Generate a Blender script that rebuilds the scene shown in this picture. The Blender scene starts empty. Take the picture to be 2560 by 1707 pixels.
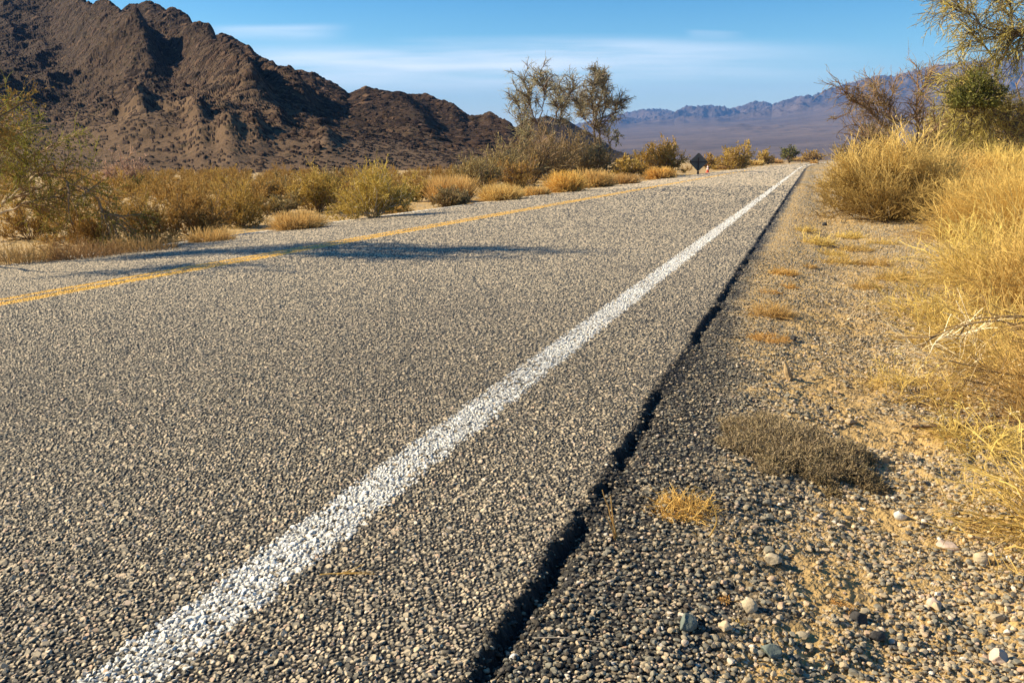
import bpy, math
import numpy as np
from mathutils import Vector, Matrix

# ------------------------------------------------------------------ camera frame
W_PX, H_PX = 1024, 682
FPX = 853.0                      # focal length in pixels of the 1024 px wide picture
CX, CY = 512.0, 341.0
HORIZON_V = 159.0
VP_U = 811.0
CAM_H = 0.78
PITCH = math.atan((CY - HORIZON_V) / FPX)
CP, SP = math.cos(PITCH), math.sin(PITCH)
YAW = math.atan((VP_U - CX) / math.hypot(FPX, CY - HORIZON_V))
FWD = np.array([-math.sin(YAW), math.cos(YAW)])
RGT = np.array([math.cos(YAW), math.sin(YAW)])
D2 = 1024.0 / 2352.0             # from the 2352 px working copy to 1024

def cam_to_world(L, F):
    return L * RGT[0] + F * FWD[0], L * RGT[1] + F * FWD[1]

def ray_ground(u, v, z=0.0):
    """forward distance F and lateral L where a pixel's ray meets height z"""
    a = PITCH + math.atan((v - CY) / FPX)
    F = (CAM_H - z) / math.tan(a)
    depth = F * CP + (CAM_H - z) * SP
    return F, (u - CX) / FPX * depth, depth

# ------------------------------------------------------------------ hashing and noise
def hash2(ix, iy, seed=0):
    ix = ix.astype(np.int64); iy = iy.astype(np.int64)
    h = (ix * 374761393 + iy * 668265263 + seed * 974634777) & 0xFFFFFFFF
    h = ((h ^ (h >> 13)) * 1274126177) & 0xFFFFFFFF
    h = ((h ^ (h >> 16)) * 2246822519) & 0xFFFFFFFF
    h = h ^ (h >> 15)
    return (h & 0xFFFFFF).astype(np.float32) / np.float32(0xFFFFFF)

def vnoise(x, y, seed=0):
    ix = np.floor(x); iy = np.floor(y)
    fx = (x - ix).astype(np.float32); fy = (y - iy).astype(np.float32)
    fx = fx * fx * (3 - 2 * fx); fy = fy * fy * (3 - 2 * fy)
    a = hash2(ix, iy, seed); b = hash2(ix + 1, iy, seed)
    c = hash2(ix, iy + 1, seed); d = hash2(ix + 1, iy + 1, seed)
    return (a + (b - a) * fx) * (1 - fy) + (c + (d - c) * fx) * fy

def fbm(x, y, octv=4, seed=0, gain=0.5, lac=2.03):
    s = 0.0; a = 1.0; t = 0.0
    for i in range(octv):
        s = s + a * vnoise(x, y, seed + i * 17); t += a
        x = x * lac + 13.7; y = y * lac - 7.1; a *= gain
    return s / t

def ridged(x, y, octv=5, seed=0, gain=0.55, lac=2.05):
    s = 0.0; a = 1.0; t = 0.0; w = 1.0
    for i in range(octv):
        n = 1.0 - np.abs(2.0 * vnoise(x, y, seed + i * 31) - 1.0)
        n = n * n
        s = s + a * n * w; t += a
        w = np.clip(n * 1.6, 0.25, 1.0)
        x = x * lac + 5.3; y = y * lac + 9.1; a *= gain
    return s / t

def sstep(a, b, x):
    t = np.clip((x - a) / (b - a), 0, 1)
    return t * t * (3 - 2 * t)

# ------------------------------------------------------------------ blender helpers
scene = bpy.context.scene
COL = scene.collection

def link(o, parent=None):
    COL.objects.link(o)
    if parent is not None:
        o.parent = parent
    return o

def mesh_np(name, V, F, mat, parent=None, attrs=None, smooth=False, loc=None):
    """V (n,3) float; F (m,k) int (k=3 or 4); attrs: name -> point floats"""
    me = bpy.data.meshes.new(name)
    V = np.asarray(V, np.float32); F = np.asarray(F, np.int32)
    n, m, k = len(V), len(F), F.shape[1]
    me.vertices.add(n); me.vertices.foreach_set('co', V.ravel())
    me.loops.add(m * k); me.loops.foreach_set('vertex_index', F.ravel())
    me.polygons.add(m)
    me.polygons.foreach_set('loop_start', np.arange(0, m * k, k, dtype=np.int32))
    if smooth:
        me.polygons.foreach_set('use_smooth', np.ones(m, bool))
    else:
        me.polygons.foreach_set('use_smooth', np.zeros(m, bool))
    for an, av in (attrs or {}).items():
        at = me.attributes.new(an, 'FLOAT', 'POINT')
        at.data.foreach_set('value', np.asarray(av, np.float32).ravel())
    me.update(calc_edges=True)
    if mat:
        me.materials.append(mat)
    o = bpy.data.objects.new(name, me)
    link(o, parent)
    if loc is not None:
        o.location = loc
    return o

def tag(o, label=None, cat=None, group=None, kind=None):
    if label: o['label'] = label
    if cat: o['category'] = cat
    if group: o['group'] = group
    if kind: o['kind'] = kind
    elif cat: o['kind'] = 'thing'
    return o

def empty(name, loc):
    o = bpy.data.objects.new(name, None)
    o.empty_display_size = 0.1
    link(o); o.location = loc
    return o

class Nodes:
    def __init__(self, tree):
        self.t = tree; tree.nodes.clear()
    def n(self, typ, ins=None, **kw):
        nd = self.t.nodes.new(typ)
        for k, v in kw.items(): setattr(nd, k, v)
        for k, v in (ins or {}).items():
            s = nd.inputs[k]
            if isinstance(v, bpy.types.NodeSocket): self.t.links.new(v, s)
            else: s.default_value = v
        return nd
    def math(self, op, a, b=0.0, c=0.0, clamp=False):
        nd = self.n('ShaderNodeMath', {0: a, 1: b, 2: c}, operation=op)
        nd.use_clamp = clamp
        return nd.outputs[0]
    def mix(self, f, a, b):
        nd = self.t.nodes.new('ShaderNodeMix'); nd.data_type = 'RGBA'
        for i, v in ((0, f), (6, a), (7, b)):
            if isinstance(v, bpy.types.NodeSocket): self.t.links.new(v, nd.inputs[i])
            else: nd.inputs[i].default_value = v if i == 0 else (*v[:3], 1)
        return nd.outputs[2]
    def ramp(self, f, stops, interp='LINEAR'):
        nd = self.n('ShaderNodeValToRGB', {0: f}); cr = nd.color_ramp
        cr.interpolation = interp
        while len(cr.elements) < len(stops): cr.elements.new(0.5)
        for e, (p, c) in zip(cr.elements, stops):
            e.position = p; e.color = (*c[:3], 1)
        return nd.outputs[0]
    def attr(self, name):
        return self.n('ShaderNodeAttribute', attribute_name=name).outputs['Fac']
    def step(self, x, a, b):
        nd = self.n('ShaderNodeMapRange', {0: x, 1: a, 2: b, 3: 0.0, 4: 1.0})
        nd.interpolation_type = 'SMOOTHSTEP'
        return nd.outputs[0]

def new_mat(name):
    m = bpy.data.materials.new(name); m.use_nodes = True
    return m, Nodes(m.node_tree)

def finish(N, color, rough=0.85, spec=0.25, normal=None, trans=None, trans_color=None):
    ins = {'Base Color': color, 'Roughness': rough, 'Specular IOR Level': spec}
    if normal is not None: ins['Normal'] = normal
    b = N.n('ShaderNodeBsdfPrincipled', ins)
    out = N.n('ShaderNodeOutputMaterial')
    sh = b.outputs[0]
    if trans:
        tr = N.n('ShaderNodeBsdfTranslucent', {0: trans_color if trans_color is not None else color})
        sh = N.n('ShaderNodeMixShader', {0: trans, 1: sh, 2: tr.outputs[0]}).outputs[0]
    N.t.links.new(sh, out.inputs[0])

# ------------------------------------------------------------------ materials
def stone_material(name, stops, tar_col, sand_col, rough=0.8, spec=0.35, paint=None):
    m, N = new_mat(name)
    rnd = N.attr('rnd'); tar = N.attr('tar'); sand = N.attr('sand')
    geo = N.n('ShaderNodeNewGeometry')
    col = N.ramp(rnd, stops)
    n1 = N.n('ShaderNodeTexNoise', {'Vector': geo.outputs['Position'], 'Scale': 420.0, 'Detail': 3.0})
    col = N.mix(N.math('MULTIPLY', n1.outputs[0], 0.3), col, (0.16, 0.12, 0.08))
    n2 = N.n('ShaderNodeTexNoise', {'Vector': geo.outputs['Position'], 'Scale': 0.9, 'Detail': 5.0})
    if sand_col is not None:
        sc = N.mix(n1.outputs[0], sand_col, [c * 0.55 for c in sand_col])
        col = N.mix(sand, col, sc)
    if paint is not None:
        pn = N.step(n1.outputs[0], 0.64, 0.74)
        pcol = N.mix(n1.outputs[0], paint, [c * 0.86 for c in paint])
        col = N.mix(pn, pcol, col)
    col = N.mix(N.math('MULTIPLY', N.step(n2.outputs[0], 0.35, 0.75), 0.25), col, (0.12, 0.10, 0.08))
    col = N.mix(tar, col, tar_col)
    n3 = N.n('ShaderNodeTexNoise', {'Vector': geo.outputs['Position'], 'Scale': 700.0, 'Detail': 2.0})
    bp = N.n('ShaderNodeBump', {'Strength': 0.25, 'Distance': 0.0012, 'Height': n3.outputs[0]})
    finish(N, col, rough, spec, bp.outputs[0])
    return m

STONES_ROAD = [(0.0, (0.055, 0.052, 0.045)), (0.13, (0.17, 0.155, 0.12)), (0.32, (0.39, 0.33, 0.23)),
               (0.58, (0.56, 0.45, 0.295)), (0.82, (0.68, 0.55, 0.37)), (0.91, (0.60, 0.40, 0.26)), (1.0, (0.82, 0.72, 0.57))]
STONES_VERGE = [(0.0, (0.04, 0.04, 0.038)), (0.20, (0.13, 0.13, 0.11)), (0.44, (0.28, 0.26, 0.195)),
                (0.68, (0.44, 0.345, 0.215)), (0.88, (0.58, 0.46, 0.30)), (0.95, (0.48, 0.32, 0.21)), (1.0, (0.80, 0.72, 0.60))]
SAND = (0.56, 0.37, 0.14)
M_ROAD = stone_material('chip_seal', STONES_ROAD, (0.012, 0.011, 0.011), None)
M_WHITE = stone_material('white_road_paint', STONES_ROAD, (0.03, 0.028, 0.026), None, paint=(0.88, 0.84, 0.74), rough=0.6)
M_YELLOW = stone_material('yellow_road_paint', STONES_ROAD, (0.05, 0.035, 0.02), None, paint=(0.74, 0.41, 0.04), rough=0.6)
M_VERGE = stone_material('verge_gravel', STONES_VERGE, (0.013, 0.012, 0.012), SAND)

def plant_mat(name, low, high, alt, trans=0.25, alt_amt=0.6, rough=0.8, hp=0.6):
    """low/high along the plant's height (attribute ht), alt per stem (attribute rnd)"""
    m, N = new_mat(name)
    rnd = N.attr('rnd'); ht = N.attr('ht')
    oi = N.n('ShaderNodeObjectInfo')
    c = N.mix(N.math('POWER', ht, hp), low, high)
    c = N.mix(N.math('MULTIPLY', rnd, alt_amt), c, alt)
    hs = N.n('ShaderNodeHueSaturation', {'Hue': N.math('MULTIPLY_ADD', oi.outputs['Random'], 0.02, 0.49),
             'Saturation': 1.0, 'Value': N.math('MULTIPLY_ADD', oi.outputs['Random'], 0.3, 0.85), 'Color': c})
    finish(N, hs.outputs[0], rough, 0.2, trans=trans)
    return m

M_STRAW = plant_mat('dry_straw', (0.36, 0.22, 0.07), (0.88, 0.64, 0.20), (0.56, 0.39, 0.12), 0.35, 0.8)
M_GOLD = plant_mat('golden_grass', (0.46, 0.28, 0.09), (0.78, 0.53, 0.19), (0.46, 0.31, 0.12), 0.35, 0.8)
M_ORANGE = plant_mat('orange_dead_grass', (0.40, 0.20, 0.06), (0.64, 0.36, 0.09), (0.68, 0.48, 0.18), 0.3)
M_DULL = plant_mat('brown_dead_grass', (0.24, 0.14, 0.06), (0.44, 0.28, 0.10), (0.30, 0.20, 0.10), 0.3)
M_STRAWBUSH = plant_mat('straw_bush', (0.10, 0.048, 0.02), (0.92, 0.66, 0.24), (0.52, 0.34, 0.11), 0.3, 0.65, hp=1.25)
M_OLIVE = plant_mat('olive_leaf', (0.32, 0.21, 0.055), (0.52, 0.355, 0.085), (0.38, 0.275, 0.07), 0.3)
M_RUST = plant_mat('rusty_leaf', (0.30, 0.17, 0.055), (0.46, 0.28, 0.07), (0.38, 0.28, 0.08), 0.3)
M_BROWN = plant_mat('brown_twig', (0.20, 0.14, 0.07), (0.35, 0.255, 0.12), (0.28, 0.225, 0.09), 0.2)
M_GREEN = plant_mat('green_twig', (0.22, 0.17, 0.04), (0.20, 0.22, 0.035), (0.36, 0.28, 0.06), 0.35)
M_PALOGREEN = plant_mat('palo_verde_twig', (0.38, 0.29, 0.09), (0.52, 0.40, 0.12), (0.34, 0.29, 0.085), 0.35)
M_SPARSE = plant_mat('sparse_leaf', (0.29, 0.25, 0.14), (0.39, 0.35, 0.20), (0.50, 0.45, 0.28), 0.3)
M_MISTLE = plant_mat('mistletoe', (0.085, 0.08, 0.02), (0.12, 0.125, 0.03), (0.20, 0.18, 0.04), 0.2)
M_PINK = plant_mat('pinkish_leaf', (0.34, 0.20, 0.15), (0.52, 0.33, 0.27), (0.38, 0.26, 0.13), 0.3)
M_BARK = plant_mat('dark_bark', (0.085, 0.06, 0.042), (0.17, 0.125, 0.09), (0.13, 0.10, 0.07), 0.0)
M_PALEBARK = plant_mat('pale_bark', (0.46, 0.38, 0.27), (0.56, 0.48, 0.37), (0.28, 0.21, 0.13), 0.0)
M_BROWNBARK = plant_mat('brown_stem', (0.13, 0.08, 0.045), (0.28, 0.18, 0.10), (0.32, 0.23, 0.13), 0.0)
M_WHITEWOOD = plant_mat('bleached_wood', (0.72, 0.60, 0.42), (0.78, 0.68, 0.50), (0.60, 0.46, 0.26), 0.0)
M_MAT = plant_mat('mat_weed', (0.20, 0.135, 0.08), (0.34, 0.25, 0.16), (0.25, 0.20, 0.09), 0.2)

# ------------------------------------------------------------------ ground shape
WL = -1.205 * CAM_H              # white line, lateral
XE = -0.575 * CAM_H             # pavement edge
YC = -5.45 * CAM_H              # centre line
LANE_L = 2.95
XL = YC - LANE_L                # left pavement edge
LINE_W = 0.128
CROWN = 0.068

def bend(y):
    t = np.maximum(y - 70.0, 0.0)
    return t * t / 5200.0

def road_x(x, y):
    return x - bend(y)

def edge_wobble(y):
    return 0.016 * (fbm(y * 1.7, y * 0 + 3.3, 3, 5) - 0.5) * 2 + 0.020 * (fbm(y * 24, y * 0 + 1.5, 3, 8, 0.65) - 0.5) * 2

def ground_z(x, y):
    """smooth height of road, verges and desert floor"""
    x = np.asarray(x, np.float32); y = np.asarray(y, np.float32)
    q = road_x(x, y)
    e = XE + edge_wobble(y)
    z = np.where(q < YC, -(YC - q) * CROWN, 0.0)
    # left verge
    zl = -(YC - XL) * CROWN - 0.02 - 0.05 * sstep(0, 0.6, XL - q) + 0.05 * (fbm(x * 0.5, y * 0.5, 3, 11) - 0.5)
    z = np.where(q < XL, zl, z)
    # right verge: broken edge, a narrow trench, then spilt chips and the gravel
    d = q - e
    drop = 0.010 + 0.026 * fbm(y * 0.7, y * 0 + 9.0, 3, 21)
    drop = drop * (0.12 + 0.88 * sstep(0.34, 0.56, fbm(y * 5.0, y * 0 + 4.0, 2, 25)))
    wid = 0.012 + 0.028 * fbm(y * 1.1, y * 0 + 2.0, 2, 23)
    zr = np.where(d < wid, -drop * sstep(-0.006, 0.018, d), -drop + (drop - 0.008) * sstep(wid * 0.6, wid * 1.3 + 0.03, d))
    zr = zr - 0.055 * sstep(0.25, 0.75, d) + 0.03 * sstep(1.6, 3.0, d)
    und = (fbm(x * 2.2, y * 2.2, 4, 31) - 0.5) * 0.05 * sstep(0.2, 0.8, d) + (fbm(x * 11, y * 11, 3, 33) - 0.5) * 0.030 * sstep(0.12, 0.4, d)
    z = np.where(d > -0.03, np.minimum(z, zr + und), z)
    return z

SAND_SPOTS = []
def sand_patch(x, y):
    p = sstep(0.52, 0.64, fbm(x * 1.7 + 3, y * 1.1, 4, 61)) * (1 - 0.55 * sstep(3.0, 6.0, y))
    for sx, sy, ra, rb in SAND_SPOTS:
        p = np.maximum(p, sstep(1.25, 0.55, np.hypot((x - sx) / ra, (y - sy) / rb) + 0.7 * (fbm(x * 7, y * 7, 3, 62) - 0.5)))
    return p

def zt(x, y):
    return float(ground_z(np.array([x]), np.array([y]))[0])

def at(bx, by, f=None, up=False):
    """world point and metres per 2352-px pixel for a base seen at pixel (bx, by)"""
    u, v = bx * D2, by * D2
    z = 0.0
    for _ in range(6):
        F, L, dep = ray_ground(u, v, z)
        x, y = cam_to_world(L, F)
        z = zt(x, y)
    if f is not None:
        F = f; dep = F * CP + (CAM_H - z) * SP
        L = (u - CX) / FPX * dep
        x, y = cam_to_world(L, F); z = zt(x, y)
        if up:                       # a point held up in the air at forward distance f
            yu = (CY - v) / FPX
            fwd = CP + yu * SP
            L = (u - CX) / FPX / fwd * F; dep = F / fwd
            x, y = cam_to_world(L, F); z = CAM_H + F * (yu * CP - SP) / fwd
    return Vector((x, y, z)), dep * D2 / FPX

def stones(x, y, s, seed, rmin=0.42, rmax=0.62, prob=None, flat=0.75):
    """highest chip over each point: height, chip's random number, chip centre x, radial distance"""
    gx = x / s; gy = y / s
    iy0 = np.floor(gy); 
    best = np.full(x.shape, -1.0, np.float32); rr = np.zeros_like(best); cxx = np.zeros_like(best); dd = np.full(x.shape, 1.5, np.float32)
    for dy in (-1, 0, 1):
        iy = iy0 + dy
        off = 0.5 * (iy.astype(np.int64) & 1)
        ix0 = np.floor(gx - off)
        for dx in (-1, 0, 1):
            ix = ix0 + dx
            h1 = hash2(ix, iy, seed); h2 = hash2(ix, iy, seed + 1); h3 = hash2(ix, iy, seed + 2); h4 = hash2(ix, iy, seed + 3)
            px = (ix + off + 0.5 + (h1 - 0.5) * 0.62); py = (iy + 0.5 + (h2 - 0.5) * 0.62)
            R = rmin + (rmax - rmin) * h3
            ang = h4 * 6.283
            ca, sa = np.cos(ang), np.sin(ang)
            ax = gx - px; ay = gy - py
            u = (ax * ca + ay * sa) / R; v = (-ax * sa + ay * ca) / (R * (0.68 + 0.3 * h1))
            d2 = u * u + v * v
            # cut corners: a chip is faceted
            dome = np.sqrt(np.maximum(1 - d2, 0))
            g1 = (h2 - 0.5) * 1.1; g2 = (h3 - 0.5) * 1.1
            hgt = np.minimum(dome, 0.62 + g1 * u + g2 * v)
            hgt = np.minimum(hgt, 0.80 - 0.9 * (u * math.cos(1.0) - v * math.sin(1.0)) * (0.5 + h4))
            hgt = hgt * R * s * flat + (h4 - 0.5) * 0.12 * s
            ok = d2 < 1.0
            if prob is not None:
                ok &= hash2(ix, iy, seed + 7) < prob
            hgt = np.where(ok, hgt, -1.0).astype(np.float32)
            up = hgt > best
            best = np.where(up, hgt, best)
            rr = np.where(up, hash2(ix, iy, seed + 5), rr)
            cxx = np.where(up, px * s, cxx)
            dd = np.where(up, np.sqrt(d2), dd)
    return np.where(best < -0.5, 0.0, best), rr, np.where(best < -0.5, x, cxx), dd

def build_ground():
    # rows follow the ground away from the camera, closer together near it
    vs = np.concatenate([np.arange(760, 690, -2.0), np.arange(690, 420, -0.6), np.arange(420, 200, -0.4), np.arange(200, 161.2, -0.5)])
    us = np.concatenate([np.arange(-420, -60, 6.0), np.arange(-60, 1090, 0.95), np.arange(1090, 1500, 6.0)])
    a = PITCH + np.arctan((vs - CY) / FPX)
    F = CAM_H / np.tan(a)
    dep = F * CP + CAM_H * SP
    L = (us[None, :] - CX) / FPX * dep[:, None]
    Fg = np.repeat(F[:, None], len(us), 1)
    X = (L * RGT[0] + Fg * FWD[0]).astype(np.float64); Y = (L * RGT[1] + Fg * FWD[1]).astype(np.float64)
    nr, nc = X.shape
    Z = ground_z(X, Y).astype(np.float32)
    q = road_x(X, Y).astype(np.float32)
    e = (XE + edge_wobble(Y)).astype(np.float32)
    d = q - e
    rnd = hash2(np.floor(X / 0.011), np.floor(Y / 0.011), 77)
    tar = np.zeros_like(Z); sand = np.zeros_like(Z)
    cxs = q.copy()
    # --- pavement chips (fully resolved out to 24 m, then a random chip per point)
    near = Fg < 26
    pave = (d < 0.02) & (q > XL)
    m = near & pave
    h, r, cx, dd = stones(X[m], Y[m], 0.0090, 100, 0.36, 0.64, flat=0.95)
    hb, rb, cb, db = stones(X[m], Y[m], 0.0150, 120, 0.40, 0.62, prob=np.full(h.shape, 0.20, np.float32), flat=0.75)
    bg_ = hb > h; h = np.maximum(h, hb); r = np.where(bg_, rb, r); cx = np.where(bg_, cb, cx); dd = np.where(bg_, db, dd)
    Z[m] += h; rnd[m] = r; cxs[m] = road_x(cx, Y[m])
    tar[m] = sstep(0.64, 0.98, dd) * (0.97 - 0.65 * sstep(1.5, 7.0, Fg[m]))  # tar thinned with camera distance: grazing-view brightening of the road put into colour
    far = ~near & pave
    Z[far] += 0.004 * rnd[far]
    tar[far] = (hash2(np.floor(X[far] / 0.011), np.floor(Y[far] / 0.011), 78) > 0.90) * 0.7
    tar = np.maximum(tar, np.where(pave, 0.97 * (rnd * 0.9 + 0.45 > 1.0 - sstep(-0.04, 0.012, d)) * sstep(-0.03, 0.004, d), 0))
    # --- right verge: tarred chips first, then gravel over sand
    vr = (d >= 0.02)
    m = vr & (Fg < 26)
    x, y = X[m], Y[m]; dm = d[m]
    patch = sand_patch(x, y) * sstep(0.28, 0.55, dm + 0.25 * (fbm(x * 5, y * 5, 3, 63) - 0.5))
    nearb = 1 - sstep(2.2, 5.0, y)
    band = 1 - sstep(0.03 + 0.17 * nearb, 0.16 + 0.34 * nearb, dm + (0.12 + 0.25 * nearb) * (fbm(x * 6, y * 6, 3, 64) - 0.5))
    pr = np.clip(0.80 - 0.72 * patch + band, 0.05, 1.0)
    h1, r1, c1, d1 = stones(x, y, 0.0090, 200, 0.36, 0.64, prob=pr)
    pr2 = np.clip(0.16 + 0.36 * sstep(0.4, 1.4, dm), 0, 0.55) * (1 - 0.6 * patch)
    h2, r2, c2, d2 = stones(x, y, 0.0155, 300, 0.38, 0.62, prob=pr2, flat=0.62)
    fine = (fbm(x * 240, y * 240, 2, 67) - 0.4) * 0.0035 + (fbm(x * 55, y * 55, 3, 68) - 0.5) * 0.012
    big = h2 > h1
    hh = np.maximum(h1, h2)
    ground_here = (d1 > 1.2) & (d2 > 1.2) | (hh < fine * 0.9)
    Z[m] += np.where(ground_here, fine, np.maximum(hh, fine * 0.3))
    rnd[m] = np.where(big, r2, r1)
    sa = np.where(ground_here, 1.0, sstep(0.75, 1.0, np.where(big, d2, d1)) * 0.8)
    dust = np.clip(0.10 + 0.25 * patch, 0, 1) * (1 - band)
    sand[m] = np.maximum(sa, dust) * (1 - band * 0.9)
    tr = band * np.where(ground_here, 1.0, sstep(0.55, 0.95, np.where(big, d2, d1)))
    blacken = band * (hash2(np.floor(c1 / 0.009), np.floor(y / 0.009), 91) < 0.30) * 0.75
    trench = (1 - sstep(0.015, 0.085, dm)) * (0.15 + 0.85 * (r1 < 0.66))
    tar[m] = np.clip(np.maximum(np.maximum(tr, blacken), trench), 0, 1)
    m2 = vr & (Fg >= 26)
    sand[m2] = 0.35 + 0.6 * (fbm(X[m2] * 0.8, Y[m2] * 0.8, 3, 69) > 0.5)
    tar[m2] = (1 - sstep(0.05, 0.25, d[m2])) * 0.9
    # --- left desert floor: pale sand with scattered chips
    lf = q <= XL
    sand[lf] = np.where(hash2(np.floor(X[lf] / 0.03), np.floor(Y[lf] / 0.03), 93) < 0.14, 0.3, 1.0)
    Z[lf] += (fbm(X[lf] * 9, Y[lf] * 9, 3, 95) - 0.5) * 0.03
    # --- what each face belongs to
    lw = LINE_W / 2
    wear = hash2(np.floor(cxs / 0.009), np.floor(Y / 0.009), 111)
    jit = (vnoise(Y * 30, X * 0 + 2, 55) - 0.5) * 0.012 + (hash2(np.floor(cxs / 0.0056), np.floor(Y / 0.0112), 112) - 0.5) * 0.026
    white = pave & (np.abs(cxs - WL + jit) < lw) & (wear > 0.10 + 0.16 * sstep(0.5, 0.7, fbm(X * 9, Y * 3, 3, 113)))
    tar[white] *= 0.75
    whiteL = pave & (np.abs(cxs - (XL + 0.16)) < 0.05)
    wobble = (fbm(Y * 3, X * 0, 3, 57) - 0.5) * 0.03
    c = cxs - YC + wobble
    yel = pave & ((np.abs(c - 0.080) < 0.056) | (np.abs(c + 0.080) < 0.056)) & (wear > 0.05)
    tar[yel] *= 0.25; tar[whiteL] *= 0.4
    cat = np.where(pave, 0, np.where(lf, 5, 4))
    cat = np.where(white, 1, cat); cat = np.where(whiteL, 2, cat); cat = np.where(yel, 3, cat)
    idx = np.arange(nr * nc).reshape(nr, nc)
    quads = np.stack([idx[:-1, :-1], idx[:-1, 1:], idx[1:, 1:], idx[1:, :-1]], -1).reshape(-1, 4)
    fc = cat[:-1, :-1].ravel()
    P = np.stack([X, Y, Z], -1).reshape(-1, 3).astype(np.float32)
    A = {'rnd': rnd.ravel(), 'tar': tar.ravel(), 'sand': sand.ravel()}
    out = {}
    for k, (nm, mat) in enumerate([('road', M_ROAD), ('white_edge_line', M_WHITE), ('white_edge_line', M_WHITE),
                                   ('yellow_centre_line', M_YELLOW), ('gravel_shoulder', M_VERGE), ('desert_floor', M_VERGE)]):
        f = quads[fc == k]
        uq, inv = np.unique(f, return_inverse=True)
        o = mesh_np(nm, P[uq], inv.reshape(-1, 4), mat, attrs={a: v[uq] for a, v in A.items()})
        tag(o, kind='structure'); out[nm + str(k)] = o
    tag(out['road0'], 'grey chip seal two lane desert road running to the horizon')
    tag(out['white_edge_line1'], 'wide worn white line along the near edge of the road')
    tag(out['white_edge_line2'], 'thin white line along the far edge of the road')
    tag(out['yellow_centre_line3'], 'double yellow centre line painted on the road')
    tag(out['gravel_shoulder4'], 'gravel and sand shoulder beside the broken pavement edge')
    tag(out['desert_floor5'], 'pale sandy desert floor beyond the far side of the road')

for bx_, by_, ra_, rb_ in ((1850, 1330, 0.15, 0.13), (1930, 890, 0.24, 0.30), (2070, 1000, 0.20, 0.20), (1990, 1180, 0.10, 0.08), (1800, 1420, 0.10, 0.05)):
    p_ = at(bx_, by_)[0]; SAND_SPOTS.append((p_.x, p_.y, ra_, rb_))
build_ground()

# far plain: one sheet out to the horizon, just below the near ground
def far_plain():
    m, N = new_mat('desert_plain')
    geo = N.n('ShaderNodeNewGeometry')
    n1 = N.n('ShaderNodeTexNoise', {'Vector': geo.outputs['Position'], 'Scale': 0.02, 'Detail': 8.0})
    n2 = N.n('ShaderNodeTexNoise', {'Vector': geo.outputs['Position'], 'Scale': 0.6, 'Detail': 4.0})
    c = N.ramp(n1.outputs[0], [(0.3, (0.30, 0.21, 0.12)), (0.7, (0.40, 0.29, 0.16))])
    c = N.mix(N.step(n2.outputs[0], 0.5, 0.6), c, (0.13, 0.11, 0.06))
    finish(N, c, 0.95, 0.1)
    R = 9800
    V = [(-R, -R, -0.5), (R, -R, -0.5), (R, R, -0.5), (-R, R, -0.5)]
    o = mesh_np('ground', V, [(0, 1, 2, 3)], m)
    tag(o, 'flat desert plain reaching the foot of the mountains', kind='structure')
far_plain()

# ------------------------------------------------------------------ hills and mountains
def sil(pts):
    p = np.array(pts, float)
    return lambda xd: np.interp(xd, p[:, 0], p[:, 1])

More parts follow.
